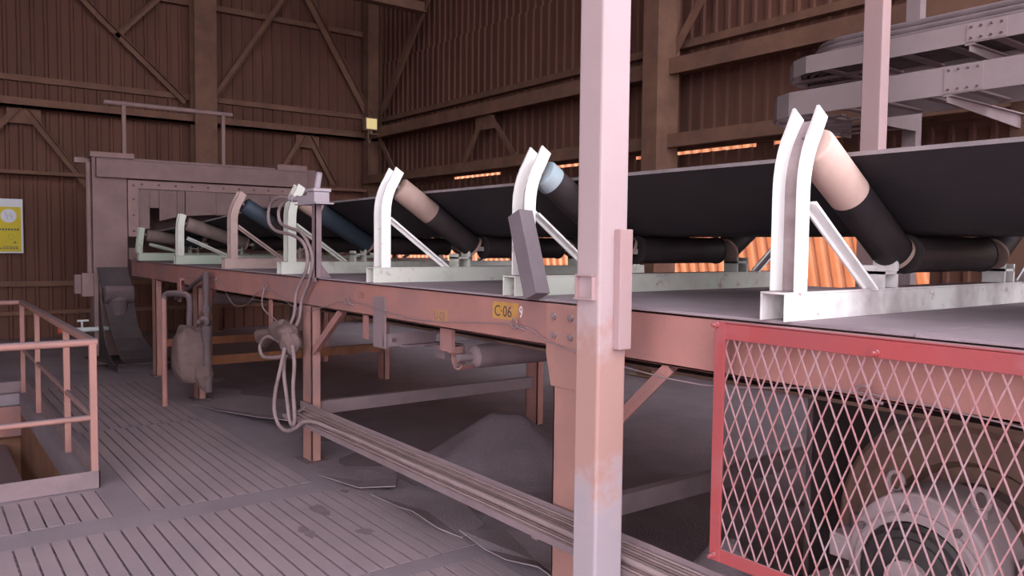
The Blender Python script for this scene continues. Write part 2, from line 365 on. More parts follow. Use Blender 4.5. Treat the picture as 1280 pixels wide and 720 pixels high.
# back wall: girt, wide girder, lower chord and lattice between
part('girt', 'steel_brown', wb, lambda b: b.box(XL + .1, XR, YB - .16, YB - .04, 4.32, 4.42))
part('girder', 'steel_brown', wb, lambda b: b.box(XL + .3, XR, YB - .55, YB - .05, 3.98, 4.02).box(XL + .3, XR, YB - .58, YB - .52, 3.90, 4.10))
part('girder', 'steel_brown', wb, lambda b: b.box(XL + .3, XR, YB - .55, YB - .05, 3.10, 3.13).box(XL + .3, XR, YB - .60, YB - .52, 2.97, 3.14).box(XL + .3, XR, YB - .14, YB - .06, 2.98, 3.13))
def bwbar(x0, z0, x1, z1, w=0.10): part('brace', 'steel_brown', wb, lambda b: b.angle((x0, YB - .45, z0), (x1, YB - .45, z1), w, 0.012, (0, 1, 0)))
for xc in (-11.4, -4.7, -2.0):
    bwbar(xc - .1, 3.9, xc - .72, 3.12); bwbar(xc + .1, 3.9, xc + .85, 3.12)
    part('gusset', 'steel_brown', wb, lambda b: b.box(xc - .28, xc + .28, YB - .44, YB - .425, 3.68, 3.9))
bwbar(-15.3, 3.9, -14.6, 3.1); bwbar(-8.3, 3.9, -8.9, 3.1)
bwbar(-13.2, 6.6, -15.2, 4.5, 0.14); bwbar(-5.9, 5.9, -7.3, 4.1, 0.12)
for x in (-13.4, -10.2, -6.0, -3.6, -0.8): part('strut', 'steel_brown', wb, lambda b: b.bar((x, YB - .56, 3.04), (x - .5, YB - .1, 3.04), .07, .07))
for x0, x1 in ((-16, -13.0), (-11.5, -10.9), (-9.3, -8.2), (-6.15, -5.9), (-5.0, 0.8)):
    part('infill_plate', 'wall', wb, lambda b: b.box(x0, x1, YB - .02, YB - .01, 2.9, 3.05))
# building columns
def i_column(name, label, x, y, w, dp, along, z1=ZR):
    t = thing(name, label, 'column', (x, y, 0)); b = MB(); tf = 0.018
    if along == 'x':   # web runs along X
        b.box(x - dp / 2, x + dp / 2, y - tf / 2, y + tf / 2, 0, z1)
        MBf = lambda s: MB().box(x + s * dp / 2 - tf / 2, x + s * dp / 2 + tf / 2, y - w / 2, y + w / 2, 0, z1)
    else:
        b.box(x - tf / 2, x + tf / 2, y - dp / 2, y + dp / 2, 0, z1)
        MBf = lambda s: MB().box(x - w / 2, x + w / 2, y + s * dp / 2 - tf / 2, y + s * dp / 2 + tf / 2, 0, z1)
    b.build('web', 'steel_brown', t)
    for s in (-1, 1): MBf(s).build('flange', 'steel_brown', t)
    MB().box(x - dp / 2 - .08, x + dp / 2 + .08, y - dp / 2 - .08, y + dp / 2 + .08, 0, .03).build('base_plate', 'steel_brown', t)
    return t
i_column('building_column', 'tall brown steel column against the ribbed wall behind the chute', XL + 0.42, 4.47, 0.40, 0.32, 'x', ZR - .19)
t = thing('building_column', 'brown steel box column against the back wall beside the stacked cable trays', 'column', (-7.21, 7.81, 0))
part('shaft', 'steel_brown', t, lambda b: b.box(-7.345, -7.085, 7.6, 7.80, 0, ZR - .19).box(-7.33, -7.10, 7.80, 8.02, 0, ZR - .19))
part('base_plate', 'steel_brown', t, lambda b: b.box(-7.45, -6.98, 7.5, 8.1, 0, .03))
i_column('building_column', 'brown steel corner column below the small floodlight', XL + 0.30, 8.02, 0.26, 0.30, 'y', ZR - .19)
# overhead beam close to the corner
tag(part('roof_beam', 'steel_brown', None, lambda b: b.box(-13.1, -12.9, 5.2, 7.7, 5.95, 5.97).box(-13.01, -12.99, 5.2, 7.7, 5.97, 6.15).box(-13.1, -12.9, 5.2, 7.7, 6.15, 6.17).bar((-13, 5.3, 6.17), (-13, 5.3, ZR - .02), .06, .06).bar((-13, 7.5, 6.17), (-13, 7.5, ZR - .0), .06, .06)), 'short hanging brown beam high under the roof near the corner', 'beam')

# ---- the sunlit cladding of the building outside, seen below the back wall
nb = thing('neighbour_shed', 'sunlit orange ribbed cladding seen outside beneath the belt', 'building', (0, 14.0, 0))
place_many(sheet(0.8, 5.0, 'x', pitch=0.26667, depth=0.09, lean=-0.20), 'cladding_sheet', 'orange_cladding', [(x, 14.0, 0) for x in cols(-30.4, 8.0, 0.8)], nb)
part('rail', 'steel_brown', nb, lambda b: b.box(-30, 7, 14.02, 14.12, 1.0, 1.1).box(-30, 7, 14.02, 14.12, 4.0, 4.1))

# ================================================================== CONVEYOR
BZ0, BZ1, BY = 1.215, 1.432, 2.455      # near stringer
YC = 3.66
cf = thing('conveyor_frame', 'long red brown steel conveyor frame with dusty deck on legs', 'conveyor frame', (-6, YC, 0))
def channel(b, y0, y1, z0, z1, x0, x1, web):
    t = 0.012
    if web == 'front': b.box(x0, x1, y0, y0 + t, z0, z1)
    else: b.box(x0, x1, y1 - t, y1, z0, z1)
    b.box(x0, x1, y0, y1, z0, z0 + t); b.box(x0, x1, y0, y1, z1 - t, z1)
CX0, CX1 = -12.0, 2.5
st = part('stringer', 'beam', cf, lambda b: channel(b, BY, BY + .09, BZ0, BZ1, CX0, CX1, 'front'), 0.003)
part('stringer', 'beam', cf, lambda b: channel(b, 4.76, 4.85, BZ0, BZ1, CX0, CX1, 'back'))
# deck plates, each its own piece
xs = [CX0, -10.6, -8.9, -7.2, -5.7, -4.2, -2.95, -1.2, 0.8, CX1]
for a, b_ in zip(xs, xs[1:]):
    part('deck_plate', 'sheet', cf, lambda b: b.box(a + .004, b_ - .004, BY - random.uniform(.008, .03), 4.86, BZ1 + .001, BZ1 + .012))
LEGX = (-2.83, -5.89, -8.92, -10.75, 0.6)
for lx in LEGX:
    for ly in (BY - .005, 4.68):
        part('leg', 'post_wear' if ly < 3 else 'beam', cf, lambda b: b.box(lx - .085, lx + .085, ly, ly + .012, 0, BZ0 + .002).box(lx + .073, lx + .085, ly, ly + .075, 0, BZ0).box(lx - .085, lx - .073, ly, ly + .075, 0, BZ0), 0.002)
    part('cross_tie', 'mauve_steel' if lx > -8 else 'rust', cf, lambda b: b.box(lx - .03, lx + .03, BY + .08, 4.68, .36, .46))
    part('cross_beam', 'steel_brown', cf, lambda b: b.box(lx - .05, lx + .05, BY + .08, 4.70, BZ0 - .02, BZ0 + .12))
    part('foot_plate', 'dark_steel', cf, lambda b: b.box(lx - .13, lx + .13, BY - .05, BY + .13, 0, .012))
for x0, z0, x1, z1 in ((-5.82, .86, -5.32, 1.21), (-2.73, .72, -2.20, 1.21), (-8.84, .86, -8.4, 1.21)):
    part('knee_brace', 'beam', cf, lambda b: b.bar((x0, BY + .035, z0), (x1, BY + .035, z1), .012, .06, (0, 1, 0)).bar((x0, BY + .012, z0), (x1, BY + .012, z1), .055, .01, (0, 1, 0)))
# splice plate with its bolts and the tapered leg head
sp = part('splice_plate', 'post_wear', cf, lambda b: b.prism([(-2.965, BY - .014, 1.425), (-2.965, BY - .014, 1.08 + .1), (-2.925, BY - .014, 1.03), (-2.74, BY - .014, 1.03), (-2.70, BY - .014, 1.18), (-2.70, BY - .014, 1.425)], (0, .014, 0)), 0.003)
for x in (-2.90, -2.78):
    for z in (1.275, 1.365):
        part('bolt', 'mauve_steel', sp, lambda b: b.cyl((x, BY - .014, z), (x, BY - .028, z), .016, n=6).cyl((x, BY - .028, z), (x, BY - .036, z), .009, n=8))
# small hanger stubs along the stringer
for x in (-6.75, -4.95): part('hanger_stub', 'beam', cf, lambda b: b.box(x - .03, x + .03, BY + .02, BY + .035, .98 if x < -6 else 1.05, BZ0))
# stencilled marks on the stringer
part('stencil_patch', 'stencil_yellow', st, lambda b: b.box(-3.425, -3.205, BY - .0012, BY, 1.315, 1.405))
text_part('C·06', 'stencil_lettering', 'ink_black', st, -3.41, BY - .0014, 1.330, 0.082, 0.95)
text_part('9', 'chalk_lettering', 'chalk', st, -3.195, BY - .0014, 1.335, 0.085, 0.7)
part('stencil_patch', 'stencil_faded', st, lambda b: b.box(-4.02, -3.86, BY - .0012, BY, 1.250, 1.325))
text_part('U-03', 'stencil_lettering', 'ink_faded', st, -4.015, BY - .0014, 1.262, 0.068, 0.85)
text_part('C00', 'stencil_lettering', 'ink_faded', st, -5.02, BY - .0014, 1.325, 0.068, 0.9)
# pull cord eyes and the wire
pc = thing('pull_cord', 'thin wire pull cord through ring eyes along the stringer', 'wire', (-4, BY - .03, 1.25))
eyes = [(-6.72, 1.315), (-5.13, 1.30), (-3.2, 1.305), (-1.35, 1.24), (-8.1, 1.33)]
for x, z in eyes:
    part('ring_eye', 'mauve_steel', pc, lambda b: b.tube([(x + .024 * math.cos(q * math.pi / 5), BY - .030, z + .024 * math.sin(q * math.pi / 5)) for q in range(11)], .0045, 6, 1).cyl((x + .02, BY - .03, z - .01), (x + .05, BY, z - .03), .006, n=6))
w_ = [(-9.2, 1.30), (-8.1, 1.33), (-7.6, 1.12), (-7.2, 1.14), (-6.72, 1.31), (-5.9, 1.17), (-5.13, 1.30), (-4.2, 1.245), (-3.2, 1.30), (-2.95, 1.245), (-2.6, 1.20), (-2.0, 1.17), (-1.35, 1.24), (-.5, 1.20), (1.0, 1.25)]
part('wire', 'mauve_steel', pc, lambda b: b.tube([(x, BY - .028, z) for x, z in w_], .0032, 6, 4))

# ---- idlers
A33 = math.radians(33)
RR = 0.078
def idler(X, a_deg, label, frame_m, base_m, band_m, band_len, roll_m):
    t = thing('troughing_idler', label, 'idler', (X, YC, BZ1 + .012), 'troughing idlers along the conveyor')
    zb = BZ1 + .0125; a = math.radians(a_deg)
    y0, y1 = 2.405, 2 * YC - 2.405
    part('base', base_m, t, lambda b: b.box(X - .052, X + .052, y0, y1, zb + .094, zb + .102).box(X - .052, X - .044, y0, y1, zb, zb + .094).box(X + .044, X + .052, y0, y1, zb, zb + .094), 0.0015)
    for s in (1, -1):
        fy = (lambda y: y) if s == 1 else (lambda y: 2 * YC - y)
        lo = Vector((0, 3.22, 1.68)); A = Vector((0, math.cos(a), -math.sin(a))); T = Vector((0, math.sin(a), math.cos(a)))
        hi = lo - A * 0.72
        P = lambda v, x=X: (x + v[0], fy(v[1]), v[2])
        # bracket: channel bent at the top
        e = hi - A * .105 + T * .075; bd = hi - A * .105 - T * .085
        yv = min(2.462, e.y - .03)
        q1 = e - T * ((e.y - yv) / T.y); q0 = Vector((0, yv, max(q1.z - .13, zb + .16))); q2 = q1 + T * min(.13, (e - q1).length * .7)
        path = [Vector((0, yv, zb + .10)), q0] + [q0 * (1 - w) ** 2 + q1 * 2 * w * (1 - w) + q2 * w * w for w in (.2, .4, .6, .8)] + [q2, e]
        dirs = []
        for i in range(len(path)):
            tg = (path[min(i + 1, len(path) - 1)] - path[max(i - 1, 0)]).normalized(); dirs.append(Vector((0, tg.z, -tg.y)))
        def flange(b, xo):
            pts = [(X + xo, fy(p.y), p.z) for p in path]; ds = [(0, dd.y * s, dd.z) for dd in dirs]
            pts[-1] = (pts[-1][0], pts[-1][1] , pts[-1][2] + .012)
            b.ribbon(pts, (.005, 0, 0), ds, .068)
        def web(b):
            pts = [(X, fy((p + dd * .060).y), (p + dd * .060).z) for p, dd in zip(path, dirs)]
            b.ribbon(pts, (.046, 0, 0), [(0, dd.y * s, dd.z) for dd in dirs], .008)
        br = part('bracket', [frame_m, 'dusty_shaded_web'], t, lambda b: (b.slot(0), flange(b, -.048), flange(b, .048), b.slot(1), web(b)))
        part('shaft_end', 'mauve_steel', br, lambda b: b.cyl(P(hi - A * .06), P(hi), .014, n=10))
        # diagonal strut
        part('strut', frame_m, t, lambda b: b.bar(P((.048, 2.535, 1.86 - (33 - a_deg) * .008)), P((.048, 2.97, zb + .10)), .010, .052, (1, 0, 0)).bar(P((.030, 2.535, 1.86 - (33 - a_deg) * .008)), P((.030, 2.97, zb + .10)), .04, .008, (1, 0, 0)))
        # wing roller
        def wing(b):
            pts = [(0, .0), (0, RR - .012), (.004, RR - .004), (.012, RR), (band_len, RR), (.70, RR), (.712, RR - .006), (.72, RR - .014), (.72, 0)]
            q = [p for p in pts if p[0] <= band_len]; r_ = [p for p in pts if p[0] >= band_len]
            c = P(hi); ax = (0, A.y * s, A.z)
            b.slot(1).lathe(c, ax, q); b.slot(0).lathe(c, ax, r_)
        wr_ = part('wing_roller', [roll_m, band_m], t, wing)
        for p_ in wr_.data.polygons: p_.use_smooth = True
        ed = wr_.modifiers.new('edge', 'EDGE_SPLIT'); ed.split_angle = math.radians(40)
        part('end_cap', 'roller_tan', t, lambda b: b.lathe(P(lo), (0, A.y * s, A.z), [(-.02, RR + .004), (.0, RR + .006), (.004, RR - .01), (.018, .03), (.03, .03), (.03, 0)]))
        # inner stand carrying the lower roller end
        part('stand', base_m if base_m != 'tan_paint' else frame_m, t, lambda b: b.box(X - .05, X + .05, *sorted((fy(3.05), fy(3.065))), zb + .1, 1.635).box(X - .05, X + .05, *sorted((fy(3.15), fy(3.165))), zb + .1, 1.66).box(X - .05, X + .05, *sorted((fy(3.05), fy(3.165))), 1.60, 1.612).box(X - .02, X + .02, *sorted((fy(3.15), fy(3.30))), 1.655, 1.685))
    part('centre_roller', 'roller_black', t, lambda b: b.cyl((X, 3.30, 1.68), (X, 2 * YC - 3.30, 1.68), RR, n=24))
    for s in (-1, 1): part('end_cap', 'roller_black', t, lambda b: b.cyl((X, YC + s * .34, 1.68), (X, YC + s * .355, 1.68), RR + .005, n=20))
    return t
idler(-1.68, 33, 'bright white idler with cream roller end beside the red mesh guard', 'white_paint', 'white_dusty', 'roller_cream', .30, 'roller_black')
idler(-3.22, 33, 'white idler with a pale blue roller end and grey bar leaning on it', 'white_paint', 'green_white_paint', 'roller_blue', .075, 'roller_black')
idler(-4.74, 33, 'chipped white idler with a tan dusty roller end beside the leaning bar idler', 'white_paint', 'green_white_paint', 'roller_tan', .30, 'roller_black')
idler(-6.345, 31, 'greyish idler with a dark blue roller behind the switch box post', 'green_white_paint', 'green_white_paint', 'roller_tan', .16, 'roller_navy')
idler(-7.80, 32, 'weathered idler with brown base and blue black roller with pale end', 'tan_paint', 'tan_paint', 'roller_navy', .30, 'roller_black')
idler(-9.55, 18, 'low pale green idler with a brown dusty roller before the chute', 'green_white_paint', 'pale_green_paint', 'roller_brown', .60, 'roller_brown')
idler(-11.36, 8, 'lowest pale green idler tucked under the rubber flaps of the chute', 'pale_green_paint', 'pale_green_paint', 'roller_brown', .4, 'roller_navy')
idler(-0.14, 33, 'white idler set on the deck above the bearing', 'white_paint', 'green_white_paint', 'roller_cream', .3, 'roller_black')

# ---- carrying belt (troughed, flattening into the chute)
def belt_section(a_deg):
    a = math.radians(a_deg); A = (math.cos(a), -math.sin(a)); T = (math.sin(a), math.cos(a))
    rad = RR + .004
    lo = (3.22 + T[0] * rad, 1.68 + T[1] * rad); k = .54
    e = (lo[0] - A[0] * k, lo[1] - A[1] * k); f0 = (3.31, 1.68 + rad)
    mid1 = (lo[0] - A[0] * .06, lo[1] - A[1] * .06)
    half = [e, ((e[0] + mid1[0]) / 2, (e[1] + mid1[1]) / 2 - .004), mid1, ((mid1[0] + f0[0]) / 2, (mid1[1] * .35 + f0[1] * .65)), f0, (YC, 1.68 + rad)]
    return half + [(2 * YC - y, z) for y, z in reversed(half[:-1])]
stations = [(4.0, 33), (1, 33), (-2, 33), (-4.74, 33), (-6.345, 31), (-7.8, 32), (-8.7, 25), (-9.55, 18), (-10.45, 12.5), (-11.36, 8), (-12.1, 5), (-13.4, 2)]
m = MB(); vs = []; n = 11; th = .016
for X, a in stations:
    sc = belt_section(a)
    for y, z in sc: vs.append((X, y, z))
    for y, z in sc: vs.append((X, y, z + th))
fs_t = []; fs_e = []
for k in range(len(stations) - 1):
    o = k * 2 * n; q = o + 2 * n
    for i in range(n - 1):
        fs_t.append((o + i, o + i + 1, q + i + 1, q + i)); fs_t.append((o + n + i, q + n + i, q + n + i + 1, o + n + i + 1))
    fs_e.append((o, q, q + n, o + n)); fs_e.append((o + n - 1, o + 2 * n - 1, q + 2 * n - 1, q + n - 1))
m.slot(0).add(vs, fs_t, True); m.slot(1).add(vs, fs_e)
# dusty lip along both edges
for side in (0, n - 1):
    pts = []
    m.slot(1)
bo = m.build('carrying_belt', ['belt', 'belt_edge'], None)
tag(bo, 'long black troughed rubber conveyor belt resting on the idlers', 'belt')
# return belt below, flat
tag(part('return_belt', 'brown_drum', None, lambda b: b.box(-11.9, 2.5, 2.86, 4.46, 1.102, 1.117)), 'brown dusty return belt running flat beneath the deck', 'belt')
def return_roller(X, label, full=True):
    t = thing('return_roller', label, 'roller', (X, BY, .97), 'return rollers under the frame')
    part('roller', 'mauve_steel', t, lambda b: b.lathe((X, 2.66, 1.034), (0, 1, 0), [(-.10, 0), (-.10, .022), (0, .022), (0, .05), (.006, .062), (.02, .07), (1.98, .07), (1.98, 0)]))
    part('hanger_plate', 'beam', t, lambda b: b.box(X - .125, X + .0, 2.515, 2.54, 1.07, BZ0 + .0).box(X - .065, X - .01, 2.53, 2.60, 1.06, 1.1))
    part('hook', 'beam', t, lambda b: b.ribbon([(X + dx, 2.60, z) for dx, z in ((-.062, 1.10), (-.062, 1.03), (-.055, .995), (-.032, .972), (0, .964), (.032, .972), (.055, .995))], (0, .045, 0), [(1, 0, 0), (1, 0, 0), (.85, 0, .5), (.5, 0, .85), (0, 0, 1), (-.5, 0, .85), (-.85, 0, .5)], .010).box(X - .055, X + .0, 2.585, 2.615, 1.02, 1.05))
    part('hanger_plate', 'beam', t, lambda b: b.box(X - .06, X + .04, 4.64, 4.66, .98, BZ0).box(X - .06, X + .04, 4.64, 4.80, BZ0 - .012, BZ0))
    return t
return_roller(-3.92, 'grey return roller in a hooked bracket below the lettered stringer')
return_roller(-9.6, 'return roller below the stringer close to the chute')
# L-shaped bracket
t = thing('drop_bracket', 'pale L shaped steel bracket bolted to the stringer', 'bracket', (-4.68, BY, 1.0))
part('upright', 'mauve_steel', t, lambda b: b.box(-4.765, -4.60, BY - .013, BY - .001, 1.02, 1.355), 0.002)
a_ = part('arm', 'mauve_steel', t, lambda b: b.box(-4.63, -4.617, BY - .013, 2.84, 1.03, 1.115).box(-4.63, -4.56, BY + .1, 2.84, 1.03, 1.04), 0.002)
part('bolt', 'dark_steel', a_, lambda b: b.cyl((-4.617, BY + .06, 1.075), (-4.60, BY + .06, 1.075), .014, n=8))
part('block', 'mauve_steel', t, lambda b: b.box(-4.70, -4.50, 2.80, 2.98, 1.0, 1.03).box(-4.66, -4.54, 2.86, 2.92, .93, 1.0))

# ---- the chute at the far end
HX = -12.1
ch = thing('transfer_chute', 'dusty brown chute hood with rubber curtain above the belt end', 'chute', (HX, 3.5, 0))
part('column', 'hood', ch, lambda b: b.box(HX - .30, HX, 2.0, 2.43, 0, 2.88), 0.006)
part('hood_body', 'hood', ch, lambda b: b.box(HX - 1.6, HX - .06, 2.43, 2.47, 1.75, 2.85).box(HX - 1.6, HX - .06, 4.96, 5.0, 1.75, 2.85).box(HX - 1.6, HX - .06, 2.43, 5.0, 2.82, 2.85).box(HX - 1.6, HX - 1.56, 2.43, 5.0, 1.1, 2.85))
part('column', 'hood', ch, lambda b: b.box(HX - .3, HX - .02, 4.86, 5.2, 0, 2.85), 0.006)
part('top_band', 'hood', ch, lambda b: b.box(HX - .06, HX + .09, 2.04, 5.02, 2.56, 2.80).box(HX - .06, HX + .10, 2.04, 5.02, 2.80, 2.815), 0.004)
part('top_cap', 'hood_flange', ch, lambda b: b.box(HX - .3, HX + .05, 1.97, 2.52, 2.83, 2.90).box(HX - .34, HX - .2, 1.82, 2.0, 2.76, 2.83))
part('top_cap', 'hood_flange', ch, lambda b: b.box(HX - .3, HX + .06, 4.55, 5.02, 2.816, 2.90))
fl = part('curtain_flange', 'hood_flange', ch, lambda b: b.box(HX - .02, HX + .012, 2.44, 5.0, 2.43, 2.545), 0.002)
fv = part('curtain_flange', 'hood_flange', ch, lambda b: b.box(HX - .02, HX + .014, 2.44, 2.575, 1.76, 2.545), 0.002)
for y in [2.62 + .225 * k for k in range(11)]:
    part('bolt', 'dark_steel', fl, lambda b: b.cyl((HX + .012, y, 2.49), (HX + .026, y, 2.49), .016, n=6))
for z in (1.84, 2.06, 2.28, 2.47):
    part('bolt', 'dark_steel', fv, lambda b: b.cyl((HX + .014, 2.51, z), (HX + .028, 2.51, z), .016, n=6))
flaps = [(2.56, 2.725, 1.86, 1.88), (2.73, 2.85, 2.17, 2.17), (2.855, 3.09, 1.99, 2.05), (3.095, 3.20, 2.04, 2.06), (3.21, 3.64, 2.07, 2.10), (3.645, 4.0, 2.09, 2.11), (4.01, 4.45, 2.1, 2.06), (4.455, 4.95, 2.05, 1.95)]
for y0, y1, za, zb_ in flaps:
    dx = random.uniform(-.004, .006)
    part('rubber_flap', 'rubber_flap', ch, lambda b: b.prism([(HX - .032 + dx, y0, 2.46), (HX - .032 + dx, y0, za), (HX - .032 + dx, y1, zb_), (HX - .032 + dx, y1, 2.46)], (.010, 0, 0)))
part('drain_lip', 'hood', ch, lambda b: b.box(HX - .02, HX + .02, 2.44, 2.60, 1.45, 1.60))
# handrail on top of the chute
t = thing('chute_handrail', 'brown pipe handrail standing on top of the chute hood', 'handrail', (HX - .5, 3.1, 2.85))
part('top_rail', 'hood_flange', t, lambda b: b.cyl((HX - .5, 2.24, 3.66), (HX - .5, 4.04, 3.66), .035, n=12))
for y in (2.5, 3.9): part('post', 'hood_flange', t, lambda b: b.box(HX - .525, HX - .475, y - .025, y + .025, 2.85, 3.63))

# ---- black curved spill guard at the foot of the chute
t = thing('spill_guard', 'black curved plate guard with round hub at the chute foot', 'guard', (-11.6, 2.2, 0))
secs = [(1.34, -12.0, 2.02, 2.40), (1.1, -11.96, 2.06, 2.44), (.85, -11.90, 2.09, 2.46), (.6, -11.80, 2.12, 2.47), (.4, -11.65, 2.14, 2.51), (.26, -11.45, 2.15, 2.58), (.17, -11.25, 2.16, 2.66), (.135, -11.05, 2.17, 2.74)]
def curved(b):
    vs = []
    for z, x, ya, yb in secs: vs += [(x + .02, ya, z), (x + .02, yb, z), (x + .008, yb, z - .012), (x + .008, ya, z - .012)]
    n_ = len(secs); fs = [(0, 1, 2, 3), tuple(4 * (n_ - 1) + q for q in (3, 2, 1, 0))]
    for q in range(n_ - 1):
        for w in range(4): fs.append((4 * q + w, 4 * q + (w + 1) % 4, 4 * q + 4 + (w + 1) % 4, 4 * q + 4 + w))
    b.add(vs, fs)
part('curved_plate', 'black_plate', t, curved)
part('side_web', 'black_plate', t, lambda b: b.prism([(x + .06, 2.03, z) for z, x, ya, yb in secs] + [(-12.0, 2.03, .12)], (0, .012, 0)))
part('hub', 'dark_steel', t, lambda b: b.lathe((-11.92, 2.08, .97), (0, 1, 0), [(0, 0), (0, .10), (.02, .125), (.36, .125), (.38, .11), (.38, 0)]).lathe((-11.90, 2.26, .80), (0, 0, 1), [(-.2, .02), (-.1, .10), (.1, .13), (.15, .1)], 16))
part('base_plate', 'black_plate', t, lambda b: b.prism([(-12.05, 1.86, .115), (-11.06, 2.1, .115), (-11.0, 2.78, .115), (-12.0, 2.78, .115)], (0, 0, .014)))
part('stand', 'dark_steel', t, lambda b: b.box(-11.95, -11.25, 2.12, 2.60, 0, .115))

t = thing('conduit_box', 'small brown conduit box with riser on the chute column side', 'conduit', (-12.2, 1.95, .95))
part('box', 'hood_flange', t, lambda b: b.box(-12.26, -12.12, 1.86, 2.0, .94, 1.26), 0.006)
part('riser', 'hood', t, lambda b: b.cyl((-12.19, 1.967, 1.25), (-12.19, 1.967, 2.76), .035, n=10))
part('side_box', 'hood', t, lambda b: b.box(-12.28, -12.18, 1.78, 1.86, .98, 1.24), 0.004)

# ---- pipe with red valve sticking out of the chute column
t = thing('white_pipe', 'white water pipe with a red valve beside the chute column', 'pipe', (-12.1, 1.8, .5))
part('pipe', 'pipe_white', t, lambda b: b.cyl((-12.05, 1.74, .5), (-12.05, 2.16, .5), .032, n=12).cyl((-12.05, 2.12, .5), (-12.25, 2.12, .5), .032, n=12))
part('valve', 'valve_red', t, lambda b: b.cyl((-12.05, 1.55, .5), (-12.05, 1.75, .5), .042, n=12).cyl((-12.05, 1.65, .5), (-12.05, 1.65, .60), .012, n=8))
part('handle', 'pipe_white', t, lambda b: b.cyl((-12.05, 1.84, .5), (-12.05, 1.84, .62), .014, n=8).box(-12.06, -12.04, 1.78, 1.92, .61, .635))

# ================================================================== THINGS AROUND THE CONVEYOR
# big square post in front of the frame
t = thing('square_post', 'tall dusty pink square steel post standing before the lettered stringer', 'post', (-2.30, 2.17, 0))
PX, PY = -2.235, 2.10
part('shaft', 'post_banded', t, lambda b: b.box(PX - .133, PX, PY, PY + .148, 0, ZR), 0.010)
part('base_plate', 'dark_steel', t, lambda b: b.box(PX - .23, PX + .10, PY - .1, PY + .13, 0, .02))
part('socket', 'post', t, lambda b: b.box(PX - .118, PX - .112, PY - .02, PY + .001, 1.497, 1.585).box(PX - .026, PX - .02, PY - .02, PY + .001, 1.497, 1.585).box(PX - .118, PX - .02, PY - .022, PY + .001, 1.583, 1.589).box(PX - .122, PX - .016, PY - .024, PY + .001, 1.492, 1.499))
part('side_channel', 'post', t, lambda b: b.box(PX - .001, PX + .035, PY + .075, PY + .142, 1.30, 1.765), 0.003)

# leaning loose bar on the second idler
t = thing('loose_bar', 'grey steel angle bar leaning against the blue ended idler', 'bar', (-3.0, 2.40, BZ1))
p0 = Vector((-2.985, 2.400, BZ1 + .022)); p1 = Vector((-3.155, 2.422, 1.855))
part('bar', 'bar_grey', t, lambda b: b.bar(p0, p1, .10, .085, (0, 1, 0)), 0.003)

# switch box on a post
t = thing('belt_switch', 'grey belt switch box with lever on a slim channel post', 'switch', (-5.64, 2.41, BZ1))
sx = -5.62
part('post', 'mauve_steel', t, lambda b: b.box(sx - .06, sx + .0, 2.405, 2.413, BZ1 - .02, 1.99).box(sx - .008, sx, 2.405, 2.455, BZ1 + .012, 1.99).prism([(sx, 2.45, BZ1 + .012), (sx, 2.53, BZ1 + .012), (sx, 2.45, BZ1 + .11)], (.006, 0, 0)))
part('plate', 'grey_box', t, lambda b: b.box(sx - .28, sx + .12, 2.36, 2.50, 1.985, 1.995))
bx_ = part('box', 'grey_box', t, lambda b: b.box(sx - .05, sx + .09, 2.36, 2.48, 1.995, 2.075), 0.006)
part('lid', 'grey_box', bx_, lambda b: b.box(sx - .06, sx + .10, 2.35, 2.49, 2.075, 2.098), 0.004)
part('lever', 'grey_box', t, lambda b: b.cyl((sx + .0, 2.42, 2.095), (sx + .045, 2.42, 2.215), .022, n=12))
part('side_body', 'grey_box', t, lambda b: b.box(sx - .26, sx - .05, 2.375, 2.455, 1.996, 2.055), 0.006)
for y in (2.39, 2.44): part('gland', 'grey_box', t, lambda b: b.cyl((sx - .26, y, 2.03), (sx - .40, y, 2.035), .018, n=8).cyl((sx - .36, y, 2.035), (sx - .43, y, 2.045), .026, n=8))
cpts = [[(sx - .42, 2.385, 2.04), (-6.26, 2.375, 2.06), (-6.45, 2.368, 2.0), (-6.46, 2.364, 1.87), (-6.30, 2.362, 1.795), (-6.0, 2.362, 1.765), (-5.76, 2.362, 1.71), (-5.66, 2.362, 1.60), (-5.70, 2.362, 1.48), (-5.88, 2.365, 1.32), (-5.93, 2.365, 1.15), (-6.0, 2.35, 1.04)],
        [(sx - .42, 2.44, 2.045), (-6.2, 2.415, 2.04), (-6.32, 2.396, 1.96), (-6.28, 2.392, 1.86), (-6.08, 2.391, 1.815), (-5.86, 2.391, 1.78), (-5.70, 2.391, 1.68), (-5.63, 2.389, 1.56), (-5.72, 2.391, 1.40), (-5.86, 2.396, 1.25), (-5.90, 2.395, 1.12), (-5.96, 2.37, 1.02)]]
for k, (p_, lb) in enumerate(zip(cpts, ('outer grey cable looping down from the belt switch box', 'inner grey cable looping down from the belt switch box'))):
    tag(part('switch_cable', 'cable', None, lambda b: b.tube(p_, .013, 8, 6)), lb, 'cable', 'cables of the belt switch')

# wrapped sack with hanging cable loops on the leg
def blob(b, c, rx, ry, rz, seed, rough=.18, nu=26, nv=16, box=1.0):
    sg = lambda q: math.copysign(abs(q) ** box, q)
    rnd = random.Random(seed); ph = [rnd.uniform(0, 6.28) for _ in range(8)]; vs = []
    for j in range(nv + 1):
        v = math.pi * j / nv
        for i in range(nu):
            u = 2 * math.pi * i / nu
            k = 1 + rough * (math.sin(3 * u + ph[0] + 2 * v) * .5 + math.sin(5 * u + ph[1]) * .3 * math.sin(2 * v + ph[2]) + .35 * math.sin(4 * v + ph[3] + u) + .25 * math.sin(7 * u - 5 * v + ph[4]))
            vs.append((c[0] + rx * k * sg(math.sin(v)) * sg(math.cos(u)), c[1] + ry * k * sg(math.sin(v)) * sg(math.sin(u)), c[2] + rz * k * sg(math.cos(v))))
    b.add(vs, [(j * nu + i, j * nu + (i + 1) % nu, (j + 1) * nu + (i + 1) % nu, (j + 1) * nu + i) for j in range(nv) for i in range(nu)], True)
